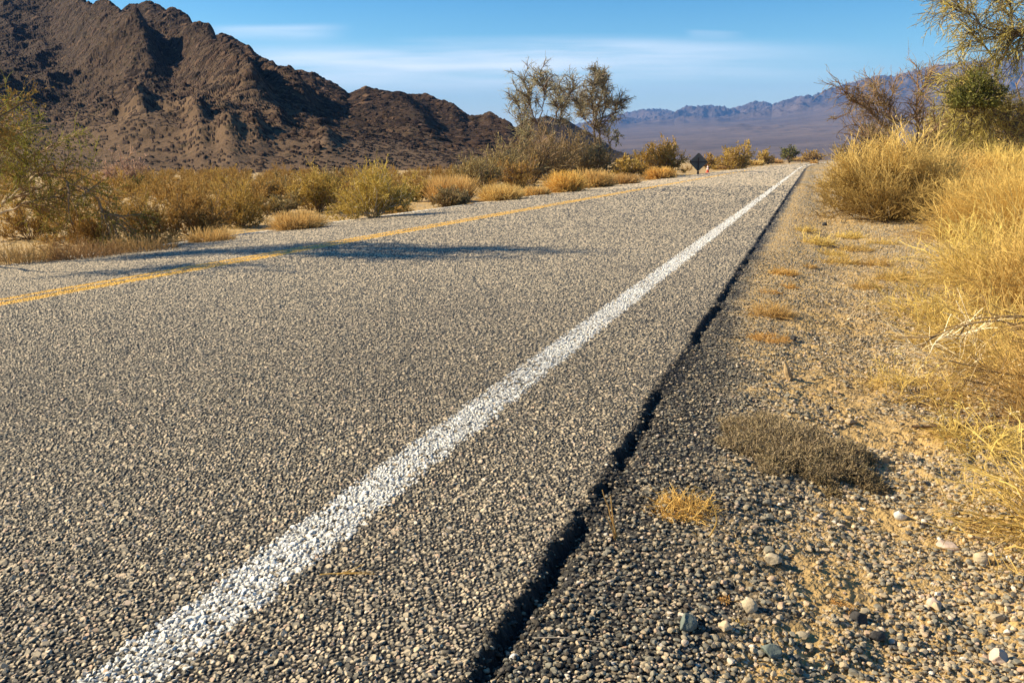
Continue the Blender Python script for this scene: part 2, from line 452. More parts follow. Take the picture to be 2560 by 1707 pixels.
def slope_field(name, label, mat, u0, u1, nu, sil_pts, base_F, crest_F, back, relief, nrow, power, seed, z0=-0.6, rubble=False, ksil=3, ksm=61, kbase=151, cap=1e9, fl=0.0):
    us = np.linspace(u0, u1, nu)                    # bearing, as 2352-px column
    ys = sil(sil_pts)(us); k0 = ksil; w0 = np.hanning(k0); ys = np.convolve(np.pad(ys, k0 // 2, mode='edge'), w0 / w0.sum(), 'valid')
    yu = (CY - ys * D2) / FPX
    fwd = CP + yu * SP
    tanaz = (us * D2 - CX) / FPX / fwd              # lateral per forward metre at the skyline
    target = (yu * CP - SP) / fwd                   # rise per forward metre at the skyline
    def sm(a, k):
        ker = np.hanning(k); ker /= ker.sum()
        return np.convolve(np.pad(a, k // 2, mode='edge'), ker, 'valid')
    ts = sm(target, kbase)
    bf = base_F(us); cf = bf + crest_F(us, np.maximum(ts, 0.0))
    t = np.concatenate([np.linspace(0, 1, nrow) ** 0.85, 1 + np.linspace(0, 1, 26)[1:] * back])
    F = bf[None, :] + (cf - bf)[None, :] * t[:, None]
    L = F * tanaz[None, :]
    tt = np.clip(t, 0, 1)[:, None]
    mixT = ts[None, :] * (1 - sstep(0.35, 0.95, tt)) + target[None, :] * sstep(0.35, 0.95, tt)
    Hc = np.maximum(mixT * cf[None, :], 0.0)
    up = tt ** power * (1 - fl) + fl * tt
    dn = np.where(t > 1, np.maximum(1 - (t - 1) / back, 0) ** 1.2, 1.0)[:, None]
    H = Hc * up * dn
    N_, env = relief(L, F, np.clip(t, 0, 1.3)[:, None], us)
    H = np.maximum(H + N_ * env * np.minimum(Hc, cap), 0)
    rk = np.zeros_like(H)
    if rubble:
        g1, r1, _, d1 = stones(L, F, 3.2, 461, 0.3, 0.62, prob=sstep(0.2, 0.5, tt) * np.clip(0.05 + 0.45 * tt + 1.8 * (fbm(L * 0.03, F * 0.03, 3, 451) - 0.5), 0.02, 0.7), flat=0.75)
        g2, r2, _, d2 = stones(L, F, 1.7, 471, 0.3, 0.62, prob=sstep(0.08, 0.35, tt) * np.clip(0.25 + 0.3 * tt + 1.2 * (fbm(L * 0.05, F * 0.05, 3, 453) - 0.5), 0.08, 0.8), flat=0.85)
        g3, r3, _, d3 = stones(L, F, 0.8, 475, 0.3, 0.6, prob=0.42 + 0 * H, flat=0.8)
        gg = np.maximum(np.maximum(g1, g2), g3)
        H = H + gg * sstep(0.0, 0.06, tt) * (0.72 - 0.30 * sstep(650, 850, us))[None, :]
        rk = np.where(gg > 0.05, 0.25 + 0.75 * np.where(g1 >= gg, r1, np.where(g2 >= gg, r2, r3)), 0)
    mx = ((H - CAM_H - z0 * 0) / F).max(0)
    fac = np.clip((target + 1e-4) / np.maximum(sm(mx, ksm), 1e-4), 0.3, 2.5)
    g = sstep(0.40, 0.85, tt)
    H = H * (1 + (fac[None, :] - 1) * g + (sm(fac, kbase)[None, :] - 1) * (1 - g))
    X = L * RGT[0] + F * FWD[0]; Y = L * RGT[1] + F * FWD[1]
    nr, nc = X.shape
    idx = np.arange(nr * nc).reshape(nr, nc)
    Q = np.stack([idx[:-1, :-1], idx[:-1, 1:], idx[1:, 1:], idx[1:, :-1]], -1).reshape(-1, 4)
    P = np.stack([X, Y, H + z0], -1).reshape(-1, 3)
    o = mesh_np(name, P, Q, mat, attrs={'rel': np.clip(np.repeat(t[:, None], nc, 1), 0, 1).ravel(), 'rock': rk.ravel()}, smooth=False)
    tag(o, label, kind='structure')
    return o

def hill_material():
    m, N = new_mat('varnished_rock_crest_shade')
    geo = N.n('ShaderNodeNewGeometry')
    pos = geo.outputs['Position']
    n1 = N.n('ShaderNodeTexNoise', {'Vector': pos, 'Scale': 0.03, 'Detail': 6.0, 'Roughness': 0.65})
    n2 = N.n('ShaderNodeTexNoise', {'Vector': pos, 'Scale': 0.55, 'Detail': 4.0, 'Roughness': 0.7})
    rk = N.attr('rock')
    rock = N.ramp(rk, [(0.25, (0.015, 0.009, 0.007)), (0.55, (0.035, 0.020, 0.013)), (0.8, (0.066, 0.038, 0.024)), (1.0, (0.12, 0.072, 0.044))])
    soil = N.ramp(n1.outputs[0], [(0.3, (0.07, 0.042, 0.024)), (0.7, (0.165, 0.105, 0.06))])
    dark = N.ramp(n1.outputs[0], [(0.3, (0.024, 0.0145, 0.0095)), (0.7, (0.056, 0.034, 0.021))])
    c = N.mix(N.step(N.attr('rel'), 0.2, 0.65), soil, dark)  # darker upslope: the crest's grazing shade is put into the rock colour
    c = N.mix(N.step(rk, 0.1, 0.25), c, rock)
    c = N.mix(N.math('MULTIPLY', N.step(n2.outputs[0], 0.56, 0.64), 0.75), c, (0.03, 0.024, 0.012))
    n4 = N.n('ShaderNodeTexNoise', {'Vector': pos, 'Scale': 1.1, 'Detail': 3.0})
    c = N.mix(N.math('MULTIPLY', N.step(n4.outputs[0], 0.62, 0.70), 0.5), c, (0.20, 0.135, 0.085))
    bp = N.n('ShaderNodeBump', {'Strength': 0.6, 'Distance': 0.8, 'Height': n2.outputs[0]})
    finish(N, c, 0.95, 0.1, bp.outputs[0])
    return m

def relief_near(L, F, t, us):
    wx = (fbm(L * 0.010, F * 0.010, 3, 401) - 0.5) * 80
    qq = (L * 0.80 + F * 0.60) + wx
    al = (F * 0.80 - L * 0.60)
    spur = ridged(qq * 0.0135, al * 0.0040, 3, 411, 0.5)
    mid = ridged(L * 0.030 + 3, F * 0.022, 4, 421, 0.5)
    fine = fbm(L * 0.20, F * 0.20, 4, 431, 0.6)
    U = us[None, :] + 26 * (fbm(L * 0.02, F * 0.02, 3, 481) - 0.5) * 2
    def fold(u0, t0, u1, t1, amp, wl, wr):
        k = np.clip((t - t1) / (t0 - t1), 0, 1); uc = u1 + (u0 - u1) * k
        sd = (U - uc); sd = np.where(sd < 0, sd / wl, sd / wr)
        return amp * np.exp(-sd * sd) * sstep(t1 - 0.12, t1 + 0.12, t) * (1 - sstep(t0 - 0.05, t0 + 0.12, t))
    f = fold(340, 0.88, 575, 0.42, 0.21, 130, 46) + fold(110, 0.88, 320, 0.50, 0.22, 120, 46) + fold(560, 0.9, 690, 0.5, 0.16, 90, 30) + fold(900, 0.9, 990, 0.4, 0.10, 90, 40)
    for (uu, tt_, w) in ((440, 0.22, 26), (510, 0.20, 40), (575, 0.24, 30), (745, 0.24, 26), (630, 0.34, 24), (300, 0.3, 30)):
        f = f + 0.045 * np.exp(-((us[None, :] - uu) / w) ** 2 - ((t - tt_) / 0.075) ** 2) * (0.6 + 0.6 * ridged(L * 0.10, F * 0.10, 3, 491))
    n = (spur - 0.42) * 0.50 + (mid - 0.4) * 0.10 + (fine - 0.5) * 0.05
    env = sstep(0.02, 0.5, t) * 0.62 + 0.14 * sstep(0, 0.08, t)
    return n * env + f, 1.0

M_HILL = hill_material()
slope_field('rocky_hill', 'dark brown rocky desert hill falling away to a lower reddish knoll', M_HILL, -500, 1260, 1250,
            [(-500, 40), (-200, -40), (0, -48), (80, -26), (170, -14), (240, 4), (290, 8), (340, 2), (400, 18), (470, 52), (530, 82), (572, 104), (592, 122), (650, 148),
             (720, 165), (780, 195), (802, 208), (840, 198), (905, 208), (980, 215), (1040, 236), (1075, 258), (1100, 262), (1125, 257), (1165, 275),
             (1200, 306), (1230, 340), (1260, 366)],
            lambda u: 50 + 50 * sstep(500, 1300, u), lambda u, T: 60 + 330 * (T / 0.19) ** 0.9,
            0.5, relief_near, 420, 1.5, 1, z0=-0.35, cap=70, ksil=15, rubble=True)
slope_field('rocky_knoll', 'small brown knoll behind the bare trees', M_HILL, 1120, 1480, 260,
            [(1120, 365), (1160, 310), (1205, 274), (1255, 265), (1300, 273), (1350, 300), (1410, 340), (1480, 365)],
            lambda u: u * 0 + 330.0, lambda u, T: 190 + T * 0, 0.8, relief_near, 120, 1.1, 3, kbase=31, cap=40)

def mountain_material():
    m, N = new_mat('far_mountain_rock')
    geo = N.n('ShaderNodeNewGeometry'); pos = geo.outputs['Position']
    n1 = N.n('ShaderNodeTexNoise', {'Vector': pos, 'Scale': 0.0035, 'Detail': 9.0, 'Roughness': 0.65})
    c = N.ramp(n1.outputs[0], [(0.35, (0.055, 0.045, 0.045)), (0.65, (0.12, 0.09, 0.08))])
    c2 = N.ramp(n1.outputs[0], [(0.38, (0.10, 0.075, 0.068)), (0.62, (0.155, 0.115, 0.095))])
    c = N.mix(N.math('SUBTRACT', 1.0, N.step(N.attr('rel'), 0.45, 0.66)), c, c2)
    n2 = N.n('ShaderNodeTexNoise', {'Vector': pos, 'Scale': 0.02, 'Detail': 5.0, 'Roughness': 0.7})
    c = N.mix(N.math('MULTIPLY', N.step(n2.outputs[0], 0.50, 0.60), 0.5), c, (0.05, 0.045, 0.045))
    finish(N, c, 0.95, 0.05)
    return m

def relief_far(L, F, t, us):
    w = (fbm(L * 0.0008, F * 0.0008, 4, 505) - 0.5) * 1.6
    spur = ridged(L * 0.0017 + F * 0.0007 + w, F * 0.0010 - L * 0.0004 + w, 6, 511, 0.6)
    fine = ridged(L * 0.006, F * 0.005, 4, 521, 0.6)
    knob = np.clip((fbm(L * 0.0022, F * 0.0016, 3, 531) - 0.60) * 5, 0, 1) * ridged(L * 0.006, F * 0.005, 3, 533)
    n = (spur - 0.40) * 0.7 + (fine - 0.4) * 0.35
    env = 0.45 * sstep(0.50, 0.85, t)
    return n * env + knob * 0.10 * sstep(0.2, 0.45, t), 1.0

slope_field('mountains', 'blue hazy mountain range with a long pale slope at its foot', mountain_material(), 700, 2900, 1150,
            [(700, 364), (950, 350), (1150, 320), (1300, 290), (1383, 269), (1416, 263), (1477, 250), (1516, 249), (1550, 255), (1573, 244), (1618, 241), (1652, 242),
             (1678, 248), (1700, 243), (1731, 232), (1759, 233), (1774, 238), (1833, 220), (1870, 217), (1899, 205), (1950, 190), (2020, 172), (2050, 174),
             (2097, 162), (2150, 149), (2217, 141), (2300, 132), (2420, 122), (2600, 160), (2900, 260)],
            lambda u: u * 0 + 1500.0, lambda u, T: np.interp(u, [700, 1700, 2900], [6100, 5500, 4500]), 0.2, relief_far, 260, 1.3, 9, ksm=15, kbase=301, fl=0.35)

# ------------------------------------------------------------------ vegetation kit
def unit(a):
    return a / np.maximum(np.linalg.norm(a, axis=-1, keepdims=True), 1e-9)

class Acc:
    """collects thin stems and small leaves, then links them as one mesh"""
    def __init__(s):
        s.V = []; s.F = []; s.rnd = []; s.ht = []; s.n = 0
    def strands(s, P, R, rng, K=2, H=1.0, rnd=None):
        P = np.asarray(P, np.float32); N, S, _ = P.shape
        if N == 0: return
        R = np.asarray(R, np.float32)
        T = unit(np.gradient(P, axis=1))
        ref = unit(rng.normal(size=(N, 1, 3))) if K == 2 else np.broadcast_to(np.array([0.31, 0.93, 0.17]), (N, 1, 3))
        A = unit(np.cross(T, np.broadcast_to(ref, T.shape))); B = np.cross(T, A)
        ang = np.arange(K) * 2 * math.pi / K
        ring = A[:, :, None, :] * np.cos(ang)[None, None, :, None] + B[:, :, None, :] * np.sin(ang)[None, None, :, None]
        V = P[:, :, None, :] + ring * R[:, :, None, None]
        idx = np.arange(N * S * K).reshape(N, S, K) + s.n
        if K == 2:
            Q = np.stack([idx[:, :-1, 0], idx[:, :-1, 1], idx[:, 1:, 1], idx[:, 1:, 0]], -1).reshape(-1, 4)
        else:
            nx = np.roll(idx, -1, 2)
            Q = np.stack([idx[:, :-1], nx[:, :-1], nx[:, 1:], idx[:, 1:]], -1).reshape(-1, 4)
        r = rng.random(N) if rnd is None else rnd
        s.V.append(V.reshape(-1, 3)); s.F.append(Q); s.n += N * S * K
        s.rnd.append(np.repeat(r, S * K)); s.ht.append(np.clip(np.repeat(P[:, :, 2].ravel() / H, K), 0, 1))
    def leaves(s, C, size, rng, H=1.0, aspect=2.2, droop=0.0, D=None):
        C = np.asarray(C, np.float32); N = len(C)
        if N == 0: return
        u = rng.normal(size=(N, 3)); u[:, 2] -= droop
        if D is not None: u = u * 0.6 + D
        u = unit(u); w = unit(np.cross(u, rng.normal(size=(N, 3))))
        sz = size * rng.uniform(0.6, 1.3, (N, 1))
        u = u * sz * aspect * 0.5; w = w * sz * 0.5
        V = np.stack([C, C + u + w, C + 2 * u, C + u - w], 1)
        s.V.append(V.reshape(-1, 3)); s.F.append(np.arange(N * 4).reshape(N, 4) + s.n); s.n += 4 * N
        s.rnd.append(np.repeat(rng.random(N), 4)); s.ht.append(np.clip(np.repeat(C[:, 2] / H, 4), 0, 1))
    def build(s, name, mat, parent=None, loc=None, smooth=False):
        return mesh_np(name, np.concatenate(s.V), np.concatenate(s.F), mat, parent,
                       {'rnd': np.concatenate(s.rnd), 'ht': np.concatenate(s.ht)}, smooth, loc)

def grow(p0, d0, length, S, rng, wig=0.15, pull=0.0, zmin=None):
    """march N strands from p0 along d0; pull > 0 bends down, < 0 bends up"""
    N = len(p0); P = np.zeros((N, S, 3)); P[:, 0] = p0
    d = unit(d0); st = (np.asarray(length) / (S - 1)).reshape(-1, 1)
    for i in range(1, S):
        d = unit(d + rng.normal(size=(N, 3)) * wig + np.array([0, 0, -1]) * pull)
        P[:, i] = P[:, i - 1] + d * st
    if zmin is not None:
        P[:, :, 2] = np.maximum(P[:, :, 2], zmin)
    return P

def sample(P, n, rng, t0=0.2, t1=1.0):
    """n random points on strands with their tangents"""
    N, S, _ = P.shape
    i = rng.integers(0, N, n); t = rng.uniform(t0, t1, n) * (S - 1)
    k = np.minimum(t.astype(int), S - 2); f = (t - k)[:, None]
    a = P[i, k]; b = P[i, k + 1]
    return a * (1 - f) + b * f, unit(b - a), i

def taper(N, S, r0, r1, rng=None):
    r = np.linspace(r0, r1, S)[None, :] * np.ones((N, 1))
    if rng is not None: r = r * rng.uniform(0.7, 1.3, (N, 1))
    return r

def shrub_meshes(seed, H, W, n1=16, n2=120, n3=600, nl=1500, px=0.004, spread=1.25, pull1=-0.02, wig=0.12,
                 leaf=None, lift=0.25, D=None, low=0.15, len2=0.40, len3=0.20, thick=1.0, up3=0.2, fr=0.28):
    """stem set and foliage set of one shrub; px = size of a picture pixel at its distance"""
    rng = np.random.default_rng(seed)
    D = D or W
    az = rng.uniform(0, 2 * math.pi, n1); th = np.clip(rng.uniform(0.03, 1, n1) ** 0.6 * spread, 0, 1.5)
    d = np.stack([np.sin(th) * np.cos(az), np.sin(th) * np.sin(az), np.cos(th)], -1)
    ln = 1 / np.sqrt((d[:, 0] / (W / 2)) ** 2 + (d[:, 1] / (D / 2)) ** 2 + (d[:, 2] / H) ** 2)
    ln = ln * rng.uniform(0.55, 0.9, n1)
    p0 = np.stack([np.cos(az), np.sin(az), az * 0], -1) * (0.02 * W) * rng.random((n1, 1)) - np.array([0, 0, 0.01])
    P1 = grow(p0, d, ln, 8, rng, wig, pull1, 0.0)
    stems = Acc(); r0 = max(0.012 * H * thick, 0.45 * px)
    stems.strands(P1, taper(n1, 8, r0, max(r0 * 0.3, 0.25 * px), rng), rng, 4, H)
    q, tg, _ = sample(P1, n2, rng, low, 1.0)
    d2 = tg + rng.normal(size=(n2, 3)) * 0.55 + np.array([0, 0, lift])
    P2 = grow(q, d2, len2 * min(H, W) * rng.uniform(0.5, 1.1, n2), 6, rng, wig * 1.3, pull1, 0.0)
    stems.strands(P2, taper(n2, 6, max(r0 * 0.4, 0.3 * px), 0.2 * px, rng), rng, 3, H)
    fol = Acc()
    q, tg, _ = sample(P2, n3, rng, 0.15, 1.0)
    d3 = tg + rng.normal(size=(n3, 3)) * 0.6 + np.array([0, 0, up3])
    P3 = grow(q, d3, len3 * min(H, W) * rng.uniform(0.4, 1.2, n3), 5, rng, wig * 1.6, 0.0, 0.0)
    fol.strands(P3, taper(n3, 5, fr * px, fr * 0.55 * px, rng), rng, 2, H)
    if nl:
        c, tg, _ = sample(P3, nl, rng, 0.1, 1.0)
        fol.leaves(c, leaf or 1.0 * px, rng, H, 2.4, 0.1, tg)
    return stems, fol

def shrub(name, label, cat, bx, by, ty, wpx, stem_mat, fol_mat, seed, group=None, f=None, up=False, **kw):
    loc, m = at(bx, by, f, up)
    H = (by - ty) * m; W = wpx * m
    root = empty(name, loc)
    tag(root, label, cat, group)
    st, fo = shrub_meshes(seed, H, W, px=m / D2, **kw)
    st.build('stems', stem_mat, root); fo.build('foliage', fol_mat, root)
    return root

def grass(name, label, cat, bx, by, ty, wpx, mat, seed, n=900, group=None, spread=0.9, pull=0.05, wig=0.07, base=0.35, heads=0, f=None, wmul=1.0, S=7, branch=0):
    loc, m = at(bx, by, f)
    H = (by - ty) * m; W = wpx * m; px = m / D2
    rng = np.random.default_rng(seed)
    az = rng.uniform(0, 2 * math.pi, n); rr = np.sqrt(rng.random(n)) * W * 0.5 * base
    p0 = np.stack([np.cos(az) * rr, np.sin(az) * rr, np.zeros(n) - 0.004], -1)
    az2 = az + rng.normal(size=n) * 0.5; th = np.abs(rng.normal(size=n)) * 0.5 * spread * (0.5 + rr / (W * 0.5 * base + 1e-6))
    d = np.stack([np.sin(th) * np.cos(az2), np.sin(th) * np.sin(az2), np.cos(th)], -1)
    ln = H * rng.uniform(0.45, 1.12, n)
    P = grow(p0, d, ln, S, rng, wig, pull, 0.003)
    a = Acc(); r = max(0.0011, 0.30 * px) * wmul
    a.strands(P, taper(n, S, r, r * 0.45, rng), rng, 2, H)
    if branch:
        q, tg, _ = sample(P, branch, rng, 0.3, 0.95)
        P2 = grow(q, tg + rng.normal(size=(branch, 3)) * 0.5, H * 0.28 * rng.uniform(0.4, 1.2, branch), 4, rng, wig * 1.5, pull, 0.003)
        a.strands(P2, taper(branch, 4, r * 0.7, r * 0.35, rng), rng, 2, H)
    if heads:
        c, tg, _ = sample(P, heads, rng, 0.8, 1.0)
        a.leaves(c, 2.2 * r, rng, H, 4, 0.2, tg)
    o = a.build(name, mat, None, loc)
    tag(o, label, cat, group)
    return o

def polyline(pts, n, rng, wig=0.0):
    """smooth curve through pts (k,3), n samples"""
    p = np.array(pts, float); k = len(p)
    e = np.vstack([2 * p[0] - p[1], p, 2 * p[-1] - p[-2]])
    out = []
    for t in np.linspace(0, k - 1 - 1e-6, n):
        i = int(t); f = t - i
        a, b, c, d = e[i], e[i + 1], e[i + 2], e[i + 3]
        out.append(0.5 * ((2 * b) + (c - a) * f + (2 * a - 5 * b + 4 * c - d) * f * f + (-a + 3 * b - 3 * c + d) * f ** 3))
    out = np.array(out)
    if wig:
        out[1:-1] += rng.normal(size=(n - 2, 3)) * wig
    return out

def tree(name, label, bx, by, limbs, bark, fol_mat, seed, n2=90, n3=700, n4=2500, nl=6000, f=None, group=None, leaf=1.1, cat='tree',
         len2=0.9, len3=0.45, len4=0.25, pull=0.03, t0=0.35, up=0.3, twig_px=0.28, pale=()):
    """limbs: lists of (dx, dy_up, depth) in picture pixels at the tree's distance, with a radius at each end"""
    loc, m = at(bx, by, f); px = m / D2
    rng = np.random.default_rng(seed)
    root = empty(name, loc); tag(root, label, cat, group)
    trunk = Acc(); skel = []
    HT = max(max(q[1] for q in pts) for pts, _, _ in limbs) * m
    for pts, ra, rb in limbs:
        w = []
        for (dx, du, dz) in pts:
            gx, gy = cam_to_world(dx * m, dz * m)
            w.append((gx, gy, du * m))
        P = polyline(w, 14, rng, 0.006 * HT)
        skel.append(P)
        if len(skel) - 1 in pale:
            pb = Acc(); pb.strands(P[None], np.linspace(ra * m, rb * m, 14)[None], rng, 7, HT)
            pb.build('bare_branch', M_PALEBARK, root)
        else:
            trunk.strands(P[None], np.linspace(ra * m, rb * m, 14)[None], rng, 7, HT)
    SK = np.array(skel)
    br = trunk; fo = Acc()
    q, tg, _ = sample(SK, n2, rng, t0, 1.0)
    P2 = grow(q, tg + rng.normal(size=(n2, 3)) * 0.55 + np.array([0, 0, up]), len2 * rng.uniform(0.4, 1.1, n2), 8, rng, 0.16, pull)
    br.strands(P2, taper(n2, 8, max(0.012, 0.5 * px), 0.25 * px, rng), rng, 4, HT)
    q, tg, _ = sample(P2, n3, rng, 0.15, 1.0)
    P3 = grow(q, tg + rng.normal(size=(n3, 3)) * 0.6 + np.array([0, 0, up * 0.4]), len3 * rng.uniform(0.4, 1.1, n3), 6, rng, 0.18, pull)
    br.strands(P3, taper(n3, 6, 0.32 * px, 0.18 * px, rng), rng, 3, HT)
    q, tg, _ = sample(P3, n4, rng, 0.1, 1.0)
    P4 = grow(q, tg + rng.normal(size=(n4, 3)) * 0.6, len4 * rng.uniform(0.4, 1.2, n4), 4, rng, 0.2, pull * 1.5)
    fo.strands(P4, taper(n4, 4, twig_px * px, twig_px * 0.6 * px, rng), rng, 2, HT)
    if nl:
        c, tg, _ = sample(P4, nl, rng, 0.05, 1.0)
        fo.leaves(c, leaf * px, rng, HT, 2.2, 0.15, tg)
    trunk.build('trunk', bark, root); fo.build('crown', fol_mat, root)
    return root
# ------------------------------------------------------------------ plants beyond the far side of the road
G_LS = 'shrubs along the far side of the road'
G_LG = 'dry grass clumps along the far side of the road'
G_TF = 'small dry tufts on the gravel shoulder'
G_RG = 'tall straw grass clumps on the near verge'
FINE = dict(n1=20, n2=190, n3=1800, nl=4000, wig=0.16, lift=0.35)
# far left, at the picture's edge
shrub('desert_shrub', 'rusty brown shrub low beside the road, under the green drooping tree', 'shrub', 215, 566, 455, 260, M_BROWNBARK, M_RUST, 101, G_LS, **FINE)
shrub('desert_shrub', 'brown gold shrub behind the pale sweeping branch', 'shrub', 70, 548, 455, 280, M_BROWNBARK, M_RUST, 113, G_LS, **FINE)
shrub('desert_shrub', 'orange brown shrub just right of the drooping green tree', 'shrub', 345, 556, 425, 200, M_BROWNBARK, M_RUST, 102, G_LS, **FINE)
shrub('desert_shrub', 'rusty orange shrub behind the roadside, widest of the low brown ones', 'shrub', 455, 546, 428, 190, M_BROWNBARK, M_RUST, 103, G_LS, **FINE)
shrub('desert_shrub', 'olive topped shrub left of the bare sandy gap', 'shrub', 555, 520, 405, 170, M_BROWNBARK, M_OLIVE, 104, G_LS, **FINE)
shrub('desert_shrub', 'pale brown twiggy shrub behind the sandy gap', 'shrub', 648, 492, 432, 130, M_BROWNBARK, M_BROWN, 105, G_LS, n1=16, n2=110, n3=800, nl=1200)
shrub('desert_shrub', 'upright olive shrub with open twiggy top beside the leafier green one', 'shrub', 730, 488, 384, 140, M_BROWNBARK, M_OLIVE, 106, G_LS, spread=0.9, **FINE)
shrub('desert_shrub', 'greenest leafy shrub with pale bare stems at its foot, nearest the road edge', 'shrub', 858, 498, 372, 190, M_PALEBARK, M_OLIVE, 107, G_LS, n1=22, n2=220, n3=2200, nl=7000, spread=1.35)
shrub('desert_shrub', 'dull brown shrub between the leafy green shrub and the round brown bush', 'shrub', 950, 462, 405, 110, M_BROWNBARK, M_OLIVE, 108, G_LS, n1=16, n2=110, n3=800, nl=1800)
shrub('desert_shrub', 'low brown shrub behind the dry grass at the hill foot', 'shrub', 640, 455, 408, 210, M_BROWNBARK, M_BROWN, 109, G_LS, n1=16, n2=110, n3=900, nl=1500)
shrub('desert_shrub', 'wide dusty shrub behind the two olive shrubs', 'shrub', 800, 440, 392, 260, M_BROWNBARK, M_BROWN, 110, G_LS, n1=18, n2=140, n3=1000, nl=1800)
shrub('flowering_shrub', 'pinkish pale shrub at the foot of the dark hill', 'shrub', 285, 432, 322, 130, M_BROWNBARK, M_PINK, 111, None, n1=14, n2=90, n3=500, nl=1500)
shrub('desert_shrub', 'dark green low shrub below the pinkish one', 'shrub', 315, 440, 398, 70, M_BROWNBARK, M_MISTLE, 112, G_LS, n1=12, n2=70, n3=400, nl=900)
# round brown bush with grass behind
shrub('round_bush', 'round dense brown bush with golden grass standing behind it', 'bush', 1036, 472, 421, 118, M_BROWNBARK, M_BROWN, 120, None, n1=60, n2=420, n3=2600, nl=2600, wig=0.05, lift=0.05, len2=0.25, len3=0.14, spread=1.5)
grass('dry_grass', 'golden upright grass behind the round brown bush', 'grass clump', 1035, 462, 404, 110, M_GOLD, 121, 1500, G_LG, spread=0.55, base=0.8)
# shrubs round the bare trees
for i, (bx, by, ty, w, mt, lab) in enumerate([
        (1105, 432, 338, 120, M_BROWN, 'brown twiggy shrub at the left end of the thicket under the bare trees'),
        (1165, 425, 292, 130, M_BROWN, 'tall brown shrub on the left flank of the bare trees'),
        (1225, 418, 272, 130, M_BROWN, 'tallest brown shrub, filling the space below the left bare tree'),
        (1290, 412, 300, 120, M_BROWN, 'dense brown shrub between the trunks of the bare trees'),
        (1350, 408, 300, 110, M_BROWN, 'dark brown shrub below the right bare tree'),
        (1195, 430, 362, 150, M_RUST, 'low rusty shrub in front of the thicket under the bare trees')]):
    shrub('desert_shrub', lab, 'shrub', bx, by, ty, w, M_BROWNBARK, mt, 130 + i, G_LS, n1=22, n2=170, n3=1100, nl=1500, spread=1.05, f=None)
shrub('desert_shrub', 'low olive shrub right of the rightmost bare tree', 'shrub', 1435, 404, 362, 100, M_BROWNBARK, M_OLIVE, 140, G_LS, n1=16, n2=110, n3=700, nl=1600)
shrub('desert_shrub', 'rounded olive shrub just left of the road sign', 'shrub', 1524, 402, 322, 135, M_BROWNBARK, M_OLIVE, 141, G_LS, n1=24, n2=200, n3=1300, nl=3200, spread=1.15, wig=0.08)
shrub('desert_shrub', 'tall olive brown shrub right of the traffic cone', 'shrub', 1690, 388, 322, 100, M_BROWNBARK, M_OLIVE, 142, G_LS, n1=18, n2=140, n3=800, nl=2000)
shrub('desert_shrub', 'small brown shrub behind the traffic cone', 'shrub', 1628, 386, 350, 60, M_BROWNBARK, M_RUST, 143, G_LS, n1=14, n2=80, n3=400, nl=800)
shrub('desert_shrub', 'far olive shrub between the cone and the little dark tree', 'shrub', 1752, 377, 345, 70, M_BROWNBARK, M_OLIVE, 144, G_LS, n1=14, n2=80, n3=400, nl=900)
shrub('desert_shrub', 'farthest wide olive shrub where the road vanishes', 'shrub', 1862, 371, 346, 90, M_BROWNBARK, M_OLIVE, 145, G_LS, n1=14, n2=90, n3=500, nl=1000)
shrub('desert_shrub', 'little dark flat topped tree like shrub near where the road vanishes', 'shrub', 1812, 374, 333, 40, M_BARK, M_MISTLE, 146, G_LS, n1=10, n2=60, n3=300, nl=700, spread=0.7, low=0.5)
shrub('desert_shrub', 'thin brown shrub left of the traffic sign behind the olive one', 'shrub', 1470, 396, 335, 80, M_BROWNBARK, M_BROWN, 147, G_LS, n1=14, n2=90, n3=500, nl=900)
# golden grass clumps along the far edge
for i, (bx, by, ty, w, mt, n, lab) in enumerate([
        (686, 524, 482, 125, M_GOLD, 1500, 'wide pale golden grass clump beside the bare sandy gap'),
        (1150, 459, 421, 105, M_GOLD, 1300, 'pale golden grass clump right of the round brown bush'),
        (1232, 447, 424, 70, M_GOLD, 800, 'low golden grass clump in front of the bare trees'),
        (1298, 440, 392, 72, M_ORANGE, 1300, 'tall orange golden grass clump in front of the bare trees'),
        (1366, 430, 388, 70, M_GOLD, 1200, 'golden grass clump by the foot of the rightmost bare tree'),
        (1432, 422, 397, 80, M_GOLD, 900, 'low brownish grass clump between the bare trees and the olive shrub'),
        (1517, 410, 382, 60, M_ORANGE, 1100, 'rounded orange grass clump in front of the olive shrub'),
        (1662, 389, 376, 52, M_GOLD, 600, 'low round golden grass clump right of the traffic cone'),
        (1735, 380, 366, 40, M_GOLD, 500, 'golden grass clump below the far olive shrubs'),
        (1778, 375, 363, 44, M_GOLD, 500, 'golden grass clump below the little dark tree'),
        (1826, 370, 359, 36, M_GOLD, 400, 'small golden grass clump near the road bend'),
        (1872, 367, 357, 50, M_GOLD, 400, 'farthest golden grass clump where the road vanishes'),
        (485, 552, 518, 120, M_GOLD, 500, 'dry orange grass clump left of the sandy gap'),
        (330, 574, 532, 190, M_DULL, 500, 'straggly orange grass clump at the road edge under the rusty shrubs'),
        (190, 590, 545, 190, M_DULL, 500, 'tangled brown grass clump at the road edge below the white branch'),
        (50, 602, 548, 200, M_DULL, 500, 'brown twiggy grass clump at the road edge under the green tree'),
        (905, 487, 455, 80, M_STRAW, 700, 'thin pale grass clump at the foot of the leafy green shrub')]):
    grass('dry_grass', lab, 'grass clump', bx, by, ty, w, mt, 160 + i, n, G_LG, spread=1.25, base=0.75, wig=0.13, branch=n)

